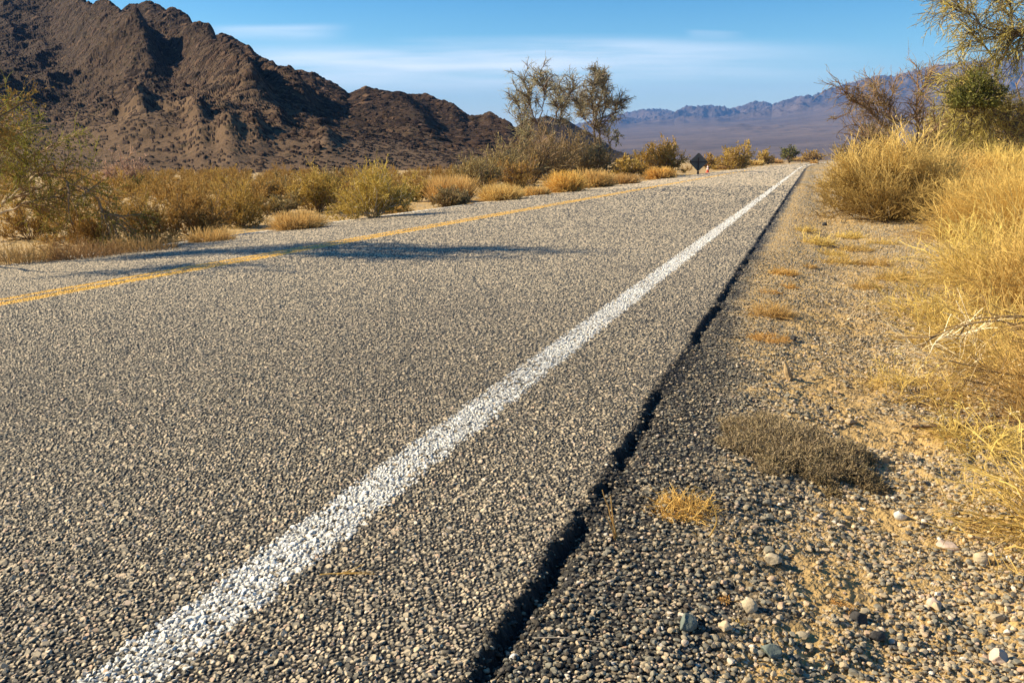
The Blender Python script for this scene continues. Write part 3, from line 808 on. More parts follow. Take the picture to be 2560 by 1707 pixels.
# the bare trees standing beyond the road (pixel offsets right, up, away)
tree('bare_tree', 'tall sparse tree leaning left with open wispy crown', 1287, 409,
     [([(0, 0, 0), (-8, 55, 10), (-22, 88, 0), (-52, 118, -12), (-68, 150, -18), (-76, 190, -10), (-84, 222, 0)], 3.2, 0.6),
      ([(-20, 85, 0), (-14, 128, 8), (-4, 160, 14), (18, 182, 22), (30, 205, 26)], 2.2, 0.6),
      ([(-52, 118, -12), (-44, 150, -30), (-40, 190, -40), (-46, 222, -44)], 1.5, 0.5),
      ([(-22, 88, 0), (-2, 120, 40), (2, 160, 60), (-6, 195, 70)], 1.5, 0.5),
      ([(-30, 100, 0), (-60, 130, 30), (-90, 150, 50), (-98, 185, 60)], 1.3, 0.5),
      ([(0, 10, 0), (-48, 40, 10), (-75, 85, 20), (-92, 125, 30)], 1.6, 0.5)], M_BARK, M_SPARSE, 200,
     n2=140, n3=1200, n4=4800, nl=2800, len2=1.15, len3=0.62, len4=0.36, pull=0.035, leaf=0.55, t0=0.3, twig_px=0.13)
tree('bare_tree', 'tall sparse tree with twin dark trunks and the highest wispy crown', 1361, 403,
     [([(0, 0, 0), (4, 50, 4), (2, 110, 0), (12, 160, -8), (20, 195, -12), (8, 228, -10)], 3.2, 0.6),
      ([(14, 0, 8), (18, 60, 10), (16, 110, 16), (26, 150, 20), (30, 190, 24)], 2.4, 0.6),
      ([(2, 105, 0), (-14, 120, 20), (-30, 150, 34), (-26, 185, 40)], 1.6, 0.5),
      ([(16, 110, 16), (36, 130, -10), (50, 145, -24), (54, 165, -30)], 1.4, 0.5),
      ([(2, 110, 0), (-8, 160, -34), (-6, 205, -44)], 1.4, 0.5)], M_BARK, M_SPARSE, 201,
     n2=150, n3=1300, n4=5400, nl=4200, len2=0.95, len3=0.6, len4=0.34, pull=0.035, leaf=0.6, t0=0.3, twig_px=0.14)
tree('bare_tree', 'smallest bare tree with one crooked dark trunk and few twigs', 1392, 408,
     [([(0, 0, 0), (1, 30, 0), (6, 45, 0), (8, 70, 0), (2, 95, 4), (10, 120, 8)], 2.2, 0.6),
      ([(1, 30, 0), (-14, 40, 5), (-20, 60, 9)], 1.4, 0.6),
      ([(4, 78, 2), (18, 92, -6), (26, 96, -10)], 0.9, 0.5)], M_BARK, M_SPARSE, 202,
     n2=26, n3=110, n4=300, nl=300, len2=0.5, len3=0.3, len4=0.2, pull=0.01, t0=0.5)

# green tree at the left edge with the pale sweeping branch, and the taller one outside the picture that shades the road
tree('palo_verde_tree', 'green drooping tree with a pale bare sweeping branch at the road edge', -95, 585,
     [([(0, 0, 0), (30, 60, 10), (95, 105, 20), (140, 145, 20), (190, 178, 24), (245, 186, 30)], 5.5, 1.0),
      ([(60, 84, 14), (110, 100, 30), (170, 122, 40), (230, 128, 50)], 3.0, 0.8),
      ([(95, 105, 20), (140, 170, 50), (165, 225, 60), (225, 250, 70)], 2.6, 0.7),
      ([(20, 40, 6), (40, 130, 60), (60, 190, 90), (80, 240, 100)], 4.0, 0.8),
      ([(30, 60, 10), (90, 160, -30), (120, 230, -40), (150, 255, -40)], 3.0, 0.7),
      ([(190, 178, 24), (260, 170, 0), (330, 130, -10), (372, 70, -16)], 1.6, 0.6)], M_BROWNBARK, M_GREEN, 210,
     n2=90, n3=520, n4=2000, nl=3600, len2=0.5, len3=0.35, len4=0.2, pull=0.06, leaf=1.3, t0=0.35, up=0.15, pale=(0, 1))
tree('palo_verde_tree', 'tall brown leaved tree cut off by the picture edge above the green drooping tree', -430, 560,
     [([(0, 0, 0), (20, 260, 0), (60, 520, 30), (120, 760, 40), (200, 960, 40)], 9.0, 1.5),
      ([(0, 440, 0), (60, 640, -60), (180, 690, -90), (350, 680, -120)], 5.0, 1.6),
      ([(0, 430, 0), (40, 590, 60), (150, 640, 80), (280, 620, 110)], 5.0, 1.6),
      ([(30, 560, 0), (60, 720, 0), (160, 770, 20), (300, 760, 30)], 5.0, 1.6),
      ([(0, 300, 0), (60, 450, -250), (200, 500, -330), (340, 480, -340)], 4.0, 1.4),
      ([(20, 200, 0), (160, 300, 30), (300, 350, 60), (415, 330, 60)], 4.0, 1.0),
      ([(20, 260, 0), (-60, 520, 60), (-90, 760, 60)], 5.0, 1.0)], M_BARK, M_RUST, 211, f=8.2,
     n2=170, n3=1300, n4=4200, nl=17000, len2=0.55, len3=0.32, len4=0.2, pull=0.03, leaf=2.0, t0=0.45)

# scrub too thick and far to count
def far_scrub():
    rng = np.random.default_rng(900)
    st, fo = Acc(), Acc()
    protos = [shrub_meshes(910 + k, 1.0, 1.4, n1=10, n2=40, n3=150, nl=420, px=0.03) for k in range(4)]
    pts = []
    tries = 0
    while len(pts) < 620 and tries < 40000:
        tries += 1
        F = 15 * (6 ** rng.random()) if rng.random() < 0.6 else 40 * (6 ** rng.random()); u = rng.uniform(-60, 1080)
        dep = F * CP + CAM_H * SP; L = (u - CX) / FPX * dep
        x, y = cam_to_world(L, F); q = x - float(bend(np.array(y)))
        if q > XL - 2.0 and q < 4.5: continue
        if q < 0 and F > 62 and u < 520: continue
        pts.append((x, y, 0.30 + 0.62 * rng.random() ** 1.8, rng.uniform(0, 6.28)))
    for k in range(230):
        F = rng.uniform(24, 60); u = rng.uniform(60, 500); L = (u - CX) / FPX * (F * CP)
        x, y = cam_to_world(L, F)
        if x < XL - 2: pts.append((x, y, 0.22 + 0.62 * rng.random() ** 2.2, rng.uniform(0, 6.28)))
    for (x, y, sc, a) in pts:
        s, f = protos[rng.integers(4)]; tone = rng.random(); tone2 = rng.random()
        ca, sa = math.cos(a) * sc, math.sin(a) * sc
        for src, dst in ((f, fo), (s, fo)):
            V = np.concatenate(src.V); F_ = np.concatenate(src.F)
            W_ = np.stack([V[:, 0] * ca - V[:, 1] * sa + x, V[:, 0] * sa + V[:, 1] * ca + y, V[:, 2] * sc + zt(x, y)], -1)
            dst.V.append(W_); dst.F.append(F_ + dst.n); dst.n += len(V)
            dst.rnd.append(np.concatenate(src.rnd) * 0.4 + tone * 0.6); dst.ht.append(np.concatenate(src.ht) * (0.35 + 0.65 * tone2))
    o = fo.build('desert_scrub', M_RUST)
    tag(o, 'far off desert scrub covering the plain below the hills', 'scrub', kind='stuff')
far_scrub()

# ------------------------------------------------------------------ near verge, right of the road
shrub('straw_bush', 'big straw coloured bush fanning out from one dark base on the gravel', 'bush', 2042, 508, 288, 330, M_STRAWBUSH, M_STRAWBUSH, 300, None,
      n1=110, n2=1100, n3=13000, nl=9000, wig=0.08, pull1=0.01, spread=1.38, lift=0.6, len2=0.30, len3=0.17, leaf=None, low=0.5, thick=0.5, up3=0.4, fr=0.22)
tree('bare_tree', 'leafless brown thorny tree behind the straw bush', 2085, 440,
     [([(0, 0, 0), (-20, 90, 10), (-60, 150, 20), (-110, 190, 20), (-150, 205, 10)], 4.5, 0.8),
      ([(0, 40, 0), (20, 130, 20), (15, 200, 30), (40, 245, 40)], 3.6, 0.7),
      ([(10, 100, 10), (60, 160, -20), (100, 210, -30)], 3.0, 0.7),
      ([(-20, 90, 10), (-30, 160, 50), (-60, 220, 60)], 2.4, 0.7),
      ([(0, 30, 0), (-70, 80, -20), (-120, 120, -30)], 2.6, 0.7)], M_BROWNBARK, M_BROWN, 310,
     n2=120, n3=950, n4=4200, nl=3000, len2=0.8, len3=0.5, len4=0.28, leaf=0.6, twig_px=0.16, t0=0.3, pull=0.02)
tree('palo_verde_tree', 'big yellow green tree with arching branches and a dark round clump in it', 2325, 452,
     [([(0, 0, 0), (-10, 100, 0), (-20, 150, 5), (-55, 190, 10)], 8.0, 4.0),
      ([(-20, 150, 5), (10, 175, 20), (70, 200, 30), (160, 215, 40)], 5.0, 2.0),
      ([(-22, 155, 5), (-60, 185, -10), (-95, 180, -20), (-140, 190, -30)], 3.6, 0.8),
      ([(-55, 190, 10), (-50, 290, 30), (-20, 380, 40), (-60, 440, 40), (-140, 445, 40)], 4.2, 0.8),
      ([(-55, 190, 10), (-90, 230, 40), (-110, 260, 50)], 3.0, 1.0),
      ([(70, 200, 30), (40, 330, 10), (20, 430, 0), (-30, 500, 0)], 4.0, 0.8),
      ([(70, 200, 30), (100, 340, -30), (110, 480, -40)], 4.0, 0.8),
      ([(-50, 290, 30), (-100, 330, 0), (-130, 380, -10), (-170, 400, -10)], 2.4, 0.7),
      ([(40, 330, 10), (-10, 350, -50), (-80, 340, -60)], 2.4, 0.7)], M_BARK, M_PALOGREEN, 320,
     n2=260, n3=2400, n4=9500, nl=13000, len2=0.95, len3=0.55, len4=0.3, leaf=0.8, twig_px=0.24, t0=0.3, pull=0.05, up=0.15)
shrub('mistletoe', 'dark green rounded clump growing on the yellow green tree', 'mistletoe', 2238, 246, 168, 130, M_BARK, M_MISTLE, 321, None, f=float(np.dot(np.array(at(2325, 452)[0])[:2], FWD)) - 0.7, up=True,
      n1=22, n2=200, n3=1700, nl=7000, spread=1.5, leaf=None)
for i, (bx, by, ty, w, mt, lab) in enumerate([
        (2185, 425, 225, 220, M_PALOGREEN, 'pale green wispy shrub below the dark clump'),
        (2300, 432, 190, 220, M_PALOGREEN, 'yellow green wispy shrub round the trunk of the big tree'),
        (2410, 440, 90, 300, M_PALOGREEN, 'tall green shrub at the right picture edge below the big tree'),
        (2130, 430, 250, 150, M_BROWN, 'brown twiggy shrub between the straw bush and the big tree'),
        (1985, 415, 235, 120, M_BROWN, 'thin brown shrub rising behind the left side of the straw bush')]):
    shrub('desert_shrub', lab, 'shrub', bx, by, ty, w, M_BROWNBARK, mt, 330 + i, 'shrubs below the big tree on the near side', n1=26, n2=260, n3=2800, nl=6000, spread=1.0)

# straw grass: a bank behind the bush, then the tall clumps near the camera
for i, (bx, by, ty, w, mt, n, sp, pull, lab) in enumerate([
        (2200, 470, 345, 230, M_STRAW, 2200, 1.3, 0.03, 'pale straw grass clump right behind the straw bush'),
        (2330, 470, 330, 230, M_STRAW, 2200, 1.3, 0.03, 'straw grass clump in front of the tree trunk'),
        (2275, 545, 395, 220, M_STRAW, 2000, 1.4, 0.03, 'straw grass clump right of the straw bush shadow'),
        (2400, 560, 350, 240, M_STRAW, 2200, 1.3, 0.03, 'straw grass clump at the right picture edge beyond the near clumps'),
        (2270, 660, 475, 230, M_STRAW, 800, 1.6, 0.05, 'bright yellow straw clump with greenish stems nearest the straw bush'),
        (2395, 740, 440, 300, M_STRAW, 1000, 1.5, 0.04, 'tallest bright straw clump at the right picture edge'),
        (2330, 870, 700, 320, M_STRAW, 500, 2.4, 0.10, 'tangled golden clump lying over toward the gravel'),
        (2450, 960, 600, 330, M_STRAW, 650, 2.0, 0.07, 'deep golden clump at the right picture edge over the brown fallen stem'),
        (2150, 735, 600, 300, M_STRAW, 320, 3.2, 0.12, 'loose pale straw sprawling over the gravel left of the bright clumps'),
        (2110, 900, 790, 320, M_STRAW, 260, 3.4, 0.14, 'flattened straw tangle around the bleached forked branch'),
        (2250, 800, 640, 300, M_STRAW, 600, 2.6, 0.09, 'leaning straw clump behind the bleached forked branch'),
        (2240, 1010, 900, 260, M_STRAW, 260, 3.2, 0.14, 'thin straw litter above the brown fallen stem'),
        (2470, 1240, 900, 200, M_STRAW, 500, 1.6, 0.06, 'nearest straw clump, cut by the right picture edge above the pebbles')]):
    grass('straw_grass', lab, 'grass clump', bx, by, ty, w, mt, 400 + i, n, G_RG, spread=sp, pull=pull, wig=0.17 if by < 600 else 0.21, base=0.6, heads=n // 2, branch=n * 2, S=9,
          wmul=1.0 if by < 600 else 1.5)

for i, (bx, by, ty, w, mt, n, lab) in enumerate([
        (1800, 630, 603, 62, M_ORANGE, 260, 'orange tuft close to the tarred chips, farthest of the bright tufts'),
        (1858, 612, 596, 34, M_GOLD, 140, 'small golden tuft right of the farthest orange tuft'),
        (1812, 660, 640, 36, M_ORANGE, 130, 'rounded small orange tuft between two larger tufts'),
        (1768, 672, 655, 52, M_ORANGE, 170, 'flat orange tuft at the edge of the tarred chips'),
        (1772, 722, 668, 84, M_GOLD, 420, 'tall golden tuft with pale standing blades'),
        (1765, 778, 756, 110, M_ORANGE, 420, 'wide flat reddish tuft, nearest of the row along the chips'),
        (1570, 1172, 1105, 125, M_ORANGE, 420, 'curled orange tuft on black chips beside the broken edge'),
        (1955, 545, 520, 70, M_STRAW, 260, 'short yellow stubble tuft in front of the straw bush'),
        (1880, 560, 525, 80, M_STRAW, 300, 'short yellow stubble tuft near the pavement edge, before the straw bush'),
        (1930, 605, 570, 90, M_STRAW, 300, 'short pale stubble tuft in the middle of the gravel strip'),
        (2010, 610, 575, 90, M_STRAW, 300, 'short yellow stubble tuft left of the bright straw clump'),
        (1990, 660, 630, 70, M_GOLD, 220, 'golden stubble tuft beside the thin green stems'),
        (1850, 530, 512, 60, M_STRAW, 200, 'thin yellow stubble tuft nearest the broken edge before the straw bush'),
        (1905, 585, 560, 80, M_STRAW, 240, 'yellow stubble tuft between two longer ones on the gravel strip'),
        (2030, 560, 535, 80, M_STRAW, 240, 'yellow stubble tuft at the foot of the straw bush shadow'),
        (1965, 575, 552, 90, M_STRAW, 260, 'wide yellow stubble tuft in the middle of the stubble before the straw bush'),
        (2060, 640, 600, 90, M_STRAW, 260, 'taller pale stubble tuft left of the bright straw clump'),
        (1870, 375, 362, 14, M_ORANGE, 120, 'tiny orange tuft on the gravel where the white line vanishes'),
        (1905, 430, 405, 60, M_STRAW, 260, 'pale stubble tuft beside the black broken edge, left of the straw bush'),
        (1690, 1440, 1415, 40, M_GOLD, 60, 'small yellow tuft among pebbles at the sand patch'),
        (1660, 1380, 1350, 34, M_ORANGE, 50, 'tiny orange tuft at the foot of the black chips'),
        (1930, 1395, 1365, 50, M_ORANGE, 50, 'tiny orange sprig beside the black stone on the sand')]):
    grass('dry_tuft', lab, 'grass tuft', bx, by, ty, w, mt, 500 + i, n, G_TF, spread=2.6, pull=0.10, wig=0.42, base=0.8, S=6, branch=n)

def stems(name, label, cat, bx, by, mat, curves, seed, rad=0.0016, K=5, group=None, twigs=0, tl=0.08):
    """a few separate hand placed stems from one foot: curves of (right, up, away) in pixels"""
    loc, m = at(bx, by)
    rng = np.random.default_rng(seed); a = Acc(); sk = []
    H = max(max(p[1] for p in c) for c in curves) * m + 1e-3
    for c in curves:
        w = []
        for dx, du, dz in c:
            gx, gy = cam_to_world(dx * m, dz * m)
            w.append((gx, gy, max(du * m, 0.0015)))
        P = polyline(w, 14, rng, 0.004 * H); sk.append(P)
        a.strands(P[None], np.linspace(rad, rad * 0.45, 14)[None], rng, K, H)
    if twigs:
        q, tg, _ = sample(np.array(sk), twigs, rng, 0.2, 1.0)
        P = grow(q, tg + rng.normal(size=(twigs, 3)) * 0.7, tl * rng.uniform(0.3, 1.2, twigs), 6, rng, 0.15, 0.02, 0.002)
        a.strands(P, taper(twigs, 6, rad * 0.5, rad * 0.3, rng), rng, 3, H)
    o = a.build(name, mat, None, loc); tag(o, label, cat, group)
    return o
stems('dry_stalk', 'two thin pale stalks standing in the black broken edge', 'stalk', 1415, 1240, M_GOLD,
      [[(0, 0, 0), (-8, 50, 2), (-15, 108, 4)], [(4, 0, 0), (-14, 60, 6), (-34, 120, 8)], [(-2, 0, 0), (-10, 30, -4), (-24, 62, -6)]], 601, rad=0.0023)
stems('dry_stalk', 'bent hooked pale stalk arching over the curled orange tuft', 'stalk', 1630, 1232, M_STRAW,
      [[(0, 0, 0), (14, 40, 0), (2, 80, 4), (-22, 112, 6), (-40, 122, 8)], [(0, 2, 0), (-22, 4, 2), (-40, 10, 2)]], 602, rad=0.0018)
stems('green_stalks', 'thin greenish stems rising from the gravel left of the straw clumps', 'plant', 2040, 690, M_OLIVE,
      [[(0, 0, 0), (-6, 50, 0), (10, 110, 6)], [(10, 0, 4), (30, 60, 6), (36, 130, 10)], [(60, -10, 8), (46, 40, 8), (20, 100, 10)],
       [(-8, 0, 0), (-30, 30, 0), (-60, 60, 4)], [(66, -12, 10), (90, 40, 10), (70, 110, 14)], [(30, 0, 6), (60, 40, 20), (110, 60, 26)]], 603, rad=0.0022, twigs=60, tl=0.10)
stems('dead_branch', 'bleached forked dead branch lying on the gravel in front of the straw clumps', 'branch', 2235, 862, M_WHITEWOOD,
      [[(0, 0, 0), (-50, 26, -4), (-110, 50, -6), (-155, 78, -4)], [(-110, 50, -6), (-80, 86, 10), (-20, 96, 14)], [(-40, 22, 0), (-90, 10, -14), (-160, 14, -30)],
       [(0, 0, 0), (10, 60, 16), (-4, 110, 18)], [(-20, 6, 0), (-60, -10, -30), (-110, -24, -60)], [(0, 0, 0), (16, -40, -40), (20, -80, -70)]], 604, rad=0.0026, twigs=170, tl=0.18)
stems('dead_branch', 'small bleached dead twig on the sand below the forked branch', 'branch', 2300, 958, M_WHITEWOOD,
      [[(0, 0, 0), (-30, 14, 0), (-70, 10, -6), (-100, 24, -6)], [(60, 4, 4), (0, 2, 0), (-20, 0, 0)], [(-190, -30, -20), (-160, -16, -10), (-120, -14, -6)]], 605, rad=0.0026, twigs=16, tl=0.07)
stems('fallen_stem', 'long brown fallen stem lying across the gravel at the right picture edge', 'stem', 2230, 980, M_BROWNBARK,
      [[(-135, 2, 0), (-60, 3, 0), (20, 6, 0), (130, 14, 4), (260, 18, 8)], [(-60, 3, 0), (10, -2, -8), (60, 2, -8)]], 606, rad=0.005)
stems('arching_stems', 'long brown stems arching left out of the deep golden clump', 'stem', 2450, 930, M_BROWNBARK,
      [[(0, 0, 0), (-60, 130, 10), (-150, 190, 20), (-250, 180, 24), (-320, 150, 24)], [(10, 0, 0), (-40, 150, 0), (-120, 205, 4), (-230, 200, 8)],
       [(0, 0, 0), (-70, 60, -10), (-170, 80, -14), (-290, 110, -14)], [(0, 0, 0), (-80, 20, -20), (-180, 50, -30), (-260, 70, -30)]], 607, rad=0.0045, twigs=70, tl=0.14)
stems('pine_needles', 'three reddish dry needles lying on the pavement chips', 'twig', 795, 1325, M_ORANGE,
      [[(-60, 8, 0), (0, 9, 6), (60, 8, 14)], [(-20, 8, 0), (10, 9, 20), (30, 8, 50)], [(-40, 8, 4), (20, 9, 2), (66, 8, 2)]], 608, rad=0.0014)
stems('dry_twig', 'grey thin twig lying on the black chips near the bottom of the broken edge', 'twig', 1300, 1470, M_PALEBARK,
      [[(-75, 8, 0), (0, 10, -4), (80, 6, -14)], [(0, 9, -4), (24, 8, 20)]], 609, rad=0.0013)

# low matted weed, stump and stones
def mat_weed():
    loc, m = at(1825, 1040)
    rng = np.random.default_rng(700); a = Acc()
    n = 9500
    rr = np.sqrt(rng.random(n)); an = rng.uniform(0, 6.283, n)
    edge = 0.78 + 0.22 * np.sin(an * 3 + 1.0) * np.sin(an * 5 + 2.0)
    lx = rr * np.cos(an) * 190 * m * edge; lf = rr * np.sin(an) * 0.34 * edge
    gx, gy = cam_to_world(lx, lf)
    keep = fbm(gx * 16 + 5, gy * 16, 3, 703) + 0.35 * (1 - rr) > 0.50
    lx2 = np.clip(0.5 + lx / (380 * m), 0, 1)[keep]; gx, gy, rr = gx[keep], gy[keep], rr[keep]; n = len(gx)
    gz = ground_z(gx + loc.x, gy + loc.y) - loc.z + 0.004 + 0.048 * np.maximum(1 - (rr * 1.02) ** 2.2, 0) * (0.35 + 0.65 * lx2) * (0.35 + 0.65 * rng.random(n))
    p0 = np.stack([gx, gy, gz], -1)
    for k in range(3):
        d = rng.normal(size=(n, 3)) * 0.8 + np.array([0, 0, 0.55])
        P = grow(p0, d, rng.uniform(0.012, 0.042, n) * (1.15 - 0.5 * rr), 5, rng, 0.35, 0.05)
        a.strands(P, taper(n, 5, 0.0011, 0.0006, rng), rng, 2, 0.06)
        c, tg, _ = sample(P, 7000, rng, 0.3, 1.0)
        a.leaves(c, 0.0035, rng, 0.06, 2.0, 0.1, tg)
    o = a.build('mat_weed', M_MAT, None, loc)
    tag(o, 'low greyish brown mound of dry weed beside the black chips', 'weed')
mat_weed()

M_STUMP = plant_mat('weathered_stump', (0.30, 0.20, 0.10), (0.42, 0.30, 0.16), (0.22, 0.15, 0.08), 0.0)
def stump():
    loc, m = at(1815, 872)
    rng = np.random.default_rng(710); a = Acc()
    gx, gy = cam_to_world(-14 * m, 4 * m)
    P = polyline([(0, 0, -0.01), (gx * 0.4, gy * 0.4, 16 * m), (gx, gy, 40 * m)], 8, rng, 0.001)
    a.strands(P[None], np.array([[11, 9.5, 9, 8.5, 8, 7, 5, 1.0]]) * m, rng, 9, 0.1)
    for k in range(5):
        an = rng.uniform(0, 6.28); e = 24 * m
        Q = polyline([(0, 0, 0.012), (math.cos(an) * e * 0.5, math.sin(an) * e * 0.5, 0.006), (math.cos(an) * e, math.sin(an) * e, -0.004)], 6, rng, 0.001)
        a.strands(Q[None], np.linspace(4 * m, 1.2 * m, 6)[None], rng, 5, 0.1)
    o = a.build('wood_stump', M_STUMP, None, loc, False)
    tag(o, 'short broken wooden stump sticking up from the gravel shoulder', 'stump')
stump()

def rock_mat(name, c0, c1):
    m, N = new_mat(name)
    tc = N.n('ShaderNodeTexCoord'); 
    n1 = N.n('ShaderNodeTexNoise', {'Vector': tc.outputs['Object'], 'Scale': 45.0, 'Detail': 6.0, 'Roughness': 0.65})
    n2 = N.n('ShaderNodeTexNoise', {'Vector': tc.outputs['Object'], 'Scale': 240.0, 'Detail': 3.0})
    c = N.ramp(n1.outputs[0], [(0.35, c0), (0.65, c1)])
    bp = N.n('ShaderNodeBump', {'Strength': 0.5, 'Distance': 0.002, 'Height': n2.outputs[0]})
    finish(N, c, 0.8, 0.3, bp.outputs[0]); return m

def ico(sub):
    import bmesh
    bm = bmesh.new(); bmesh.ops.create_icosphere(bm, subdivisions=sub, radius=1.0)
    V = np.array([v.co[:] for v in bm.verts]); F = np.array([[v.index for v in f.verts] for f in bm.faces]); bm.free()
    return V, F
ICO3, ICO2, ICO1 = ico(4), ico(2), ico(1)

def chip_shape(base, rng, cuts, rough=0.05):
    V = base.copy()
    for _ in range(cuts):
        n = unit(rng.normal(size=3)); d = rng.uniform(0.45, 0.85)
        s = V @ n - d; V = V - np.where(s > 0, s, 0)[:, None] * n
    f = 3.1
    nz = fbm(V[:, 0] * f + rng.random() * 50, V[:, 1] * f + V[:, 2] * 2.3, 3, 3) - 0.5
    return V * (1 + nz[:, None] * rough * 4)

def rock(label, bx, by, wpx, hpx, mat, seed, name='stone', cat='stone', rough=0.05, cuts=5):
    loc, m = at(bx, by); rng = np.random.default_rng(seed)
    V = chip_shape(ICO3[0], rng, cuts, rough)
    V = V * np.array([wpx * 0.5 * m, wpx * 0.42 * m, hpx * 0.55 * m])
    a = rng.uniform(-0.4, 0.4) + YAW; c, s = math.cos(a), math.sin(a)
    V = np.stack([V[:, 0] * c - V[:, 1] * s, V[:, 0] * s + V[:, 1] * c, V[:, 2] + hpx * 0.36 * m], -1)
    o = mesh_np(name, V, ICO3[1], mat, None, None, True, loc)
    tag(o, label, cat); return o
RM_RED = rock_mat('reddish_clod', (0.07, 0.042, 0.025), (0.13, 0.075, 0.04))
RM_DARK = rock_mat('black_stone', (0.03, 0.028, 0.027), (0.06, 0.055, 0.05))
RM_PALE = rock_mat('cream_stone', (0.38, 0.30, 0.19), (0.50, 0.41, 0.28))
RM_PINK = rock_mat('pinkish_stone', (0.42, 0.31, 0.24), (0.56, 0.44, 0.35))
RM_WHITE = rock_mat('white_stone', (0.46, 0.44, 0.40), (0.60, 0.58, 0.53))
RM_GREEN = rock_mat('greenish_stone', (0.10, 0.125, 0.11), (0.17, 0.19, 0.16))
RM_TAN = rock_mat('tan_stone', (0.34, 0.25, 0.14), (0.46, 0.35, 0.21))
for i, (lab, bx, by, w, h, mt) in enumerate([
        ('black angular stone on the sand patch, beside a tiny orange sprig', 1975, 1428, 48, 30, RM_DARK),
        ('black stone in front of the sand patch near the bottom edge', 2010, 1470, 46, 30, RM_DARK),
        ('cream flat stone at the top of the sand patch', 1772, 1292, 46, 24, RM_PALE),
        ('yellowish angular stone among chips below the sand patch', 1722, 1402, 44, 34, RM_PALE),
        ('cream round stone nearest the bottom edge, left of the sand', 1665, 1448, 34, 28, RM_PALE),
        ('large rounded pinkish white pebble in the bottom right gravel', 2290, 1520, 48, 38, RM_PINK),
        ('white pebble on the gravel just beyond the shaded end of the weed mound', 2068, 1190, 32, 24, RM_WHITE),
        ('long pinkish pebble low in the gravel right of the sand', 2180, 1258, 60, 18, RM_PINK),
        ('cream pebble right of the sand patch in grey gravel', 2252, 1290, 36, 26, RM_PALE),
        ('dark green grey stone below the tarred chips', 1578, 1442, 46, 42, RM_GREEN),
        ('greenish grey stone in the gravel near the bottom edge', 1770, 1505, 50, 30, RM_GREEN),
        ('tan stone in the gravel at the foot of the weed mound', 2030, 1060, 26, 18, RM_TAN),
        ('small dark stone on the gravel in front of the straw bush', 1893, 518, 14, 9, RM_DARK),
        ('dark stone beside the flat reddish tuft', 1818, 782, 26, 14, RM_DARK),
        ('brown flat stone on sand right of the stump', 1955, 972, 28, 14, RM_TAN),
        ('dark brown stone on the sand above the weed mound', 1905, 940, 18, 12, RM_DARK),
        ('pink stone beside a greenish one in the right gravel', 2145, 1392, 34, 24, RM_PINK),
        ('white stone among tarred chips close to the bottom edge', 1180, 1515, 22, 18, RM_WHITE)]):
    rock(lab, bx, by, w, h, mt, 730 + i)

def loose_gravel():
    """loose pebbles lying on the shoulder, too many to count"""
    rng = np.random.default_rng(800)
    N = 72000
    F = 0.95 + 6.5 * rng.random(N) ** 1.3; u = rng.uniform(380, 1100, N)
    dep = F * CP + CAM_H * SP; L = (u - CX) / FPX * dep
    x, y = cam_to_world(L, F); d = road_x(x, y) - XE - edge_wobble(y)
    pat = sand_patch(x, y)
    keep = (d > -0.012) & (rng.random(N) < np.where(d < 0.35, 0.8, 0.62 - 0.45 * pat))
    x, y, d, F = x[keep], y[keep], d[keep], F[keep]
    n = len(x); r = 0.0030 + 0.0052 * rng.random(n) ** 2.4
    r = np.where(d < 0.30, np.minimum(r, 0.0062), r)
    big = rng.random(n) < 0.02; r = np.where(big & (d > 0.3), r * 1.7, r)
    shapes = [chip_shape(ICO2[0], rng, 8, 0.04) for _ in range(24)]
    k = rng.integers(0, 24, n); S = np.array(shapes)[k]
    a = rng.uniform(0, 6.283, n); c, s = np.cos(a), np.sin(a)
    sx = r * rng.uniform(0.9, 1.3, n); sy = r * rng.uniform(0.75, 1.1, n); sz = r * rng.uniform(0.55, 0.85, n)
    S = S * np.stack([sx, sy, sz], -1)[:, None, :]
    z = ground_z(x, y) + 0.0025 + sz * 0.55
    V = np.stack([S[:, :, 0] * c[:, None] - S[:, :, 1] * s[:, None] + x[:, None],
                  S[:, :, 0] * s[:, None] + S[:, :, 1] * c[:, None] + y[:, None], S[:, :, 2] + z[:, None]], -1)
    m = V.shape[1]
    Fc = (ICO2[1][None] + (np.arange(n) * m)[:, None, None]).reshape(-1, 3)
    rnd = rng.random(n)
    tarred = (1 - sstep(0.15, 0.42, d + rng.normal(size=n) * 0.06))
    tl = np.clip(0.55 - S[:, :, 2] / (sz[:, None] + 1e-6) * 0.9, 0, 1) * tarred[:, None]
    tl = np.maximum(tl, ((rng.random(n) < np.where(d < 0.06, 0.7, 0.3)) * tarred * 0.9)[:, None])
    sl = np.clip(0.15 - S[:, :, 2] / (sz[:, None] + 1e-6) * 0.7, 0, 0.8) * (1 - tarred[:, None])
    o = mesh_np('loose_gravel', V.reshape(-1, 3), Fc, M_VERGE, None,
                {'rnd': np.repeat(rnd, m), 'tar': tl.ravel(), 'sand': sl.ravel()}, False)
    tag(o, 'loose pebbles strewn over the shoulder', 'gravel', kind='stuff')
loose_gravel()

# ------------------------------------------------------------------ road sign seen from behind, and the cone
def box(V, F, lo, hi):
    b = len(V)
    for z in (lo[2], hi[2]):
        V += [(lo[0], lo[1], z), (hi[0], lo[1], z), (hi[0], hi[1], z), (lo[0], hi[1], z)]
    F += [(b + 3, b + 2, b + 1, b), (b + 4, b + 5, b + 6, b + 7)] + [(b + i, b + (i + 1) % 4, b + 4 + (i + 1) % 4, b + 4 + i) for i in range(4)]

def plain_mat(name, c0, c1, scale, rough, spec=0.3):
    m, N = new_mat(name)
    tc = N.n('ShaderNodeTexCoord')
    n1 = N.n('ShaderNodeTexNoise', {'Vector': tc.outputs['Object'], 'Scale': scale, 'Detail': 5.0})
    finish(N, N.ramp(n1.outputs[0], [(0.35, c0), (0.7, c1)]), rough, spec); return m

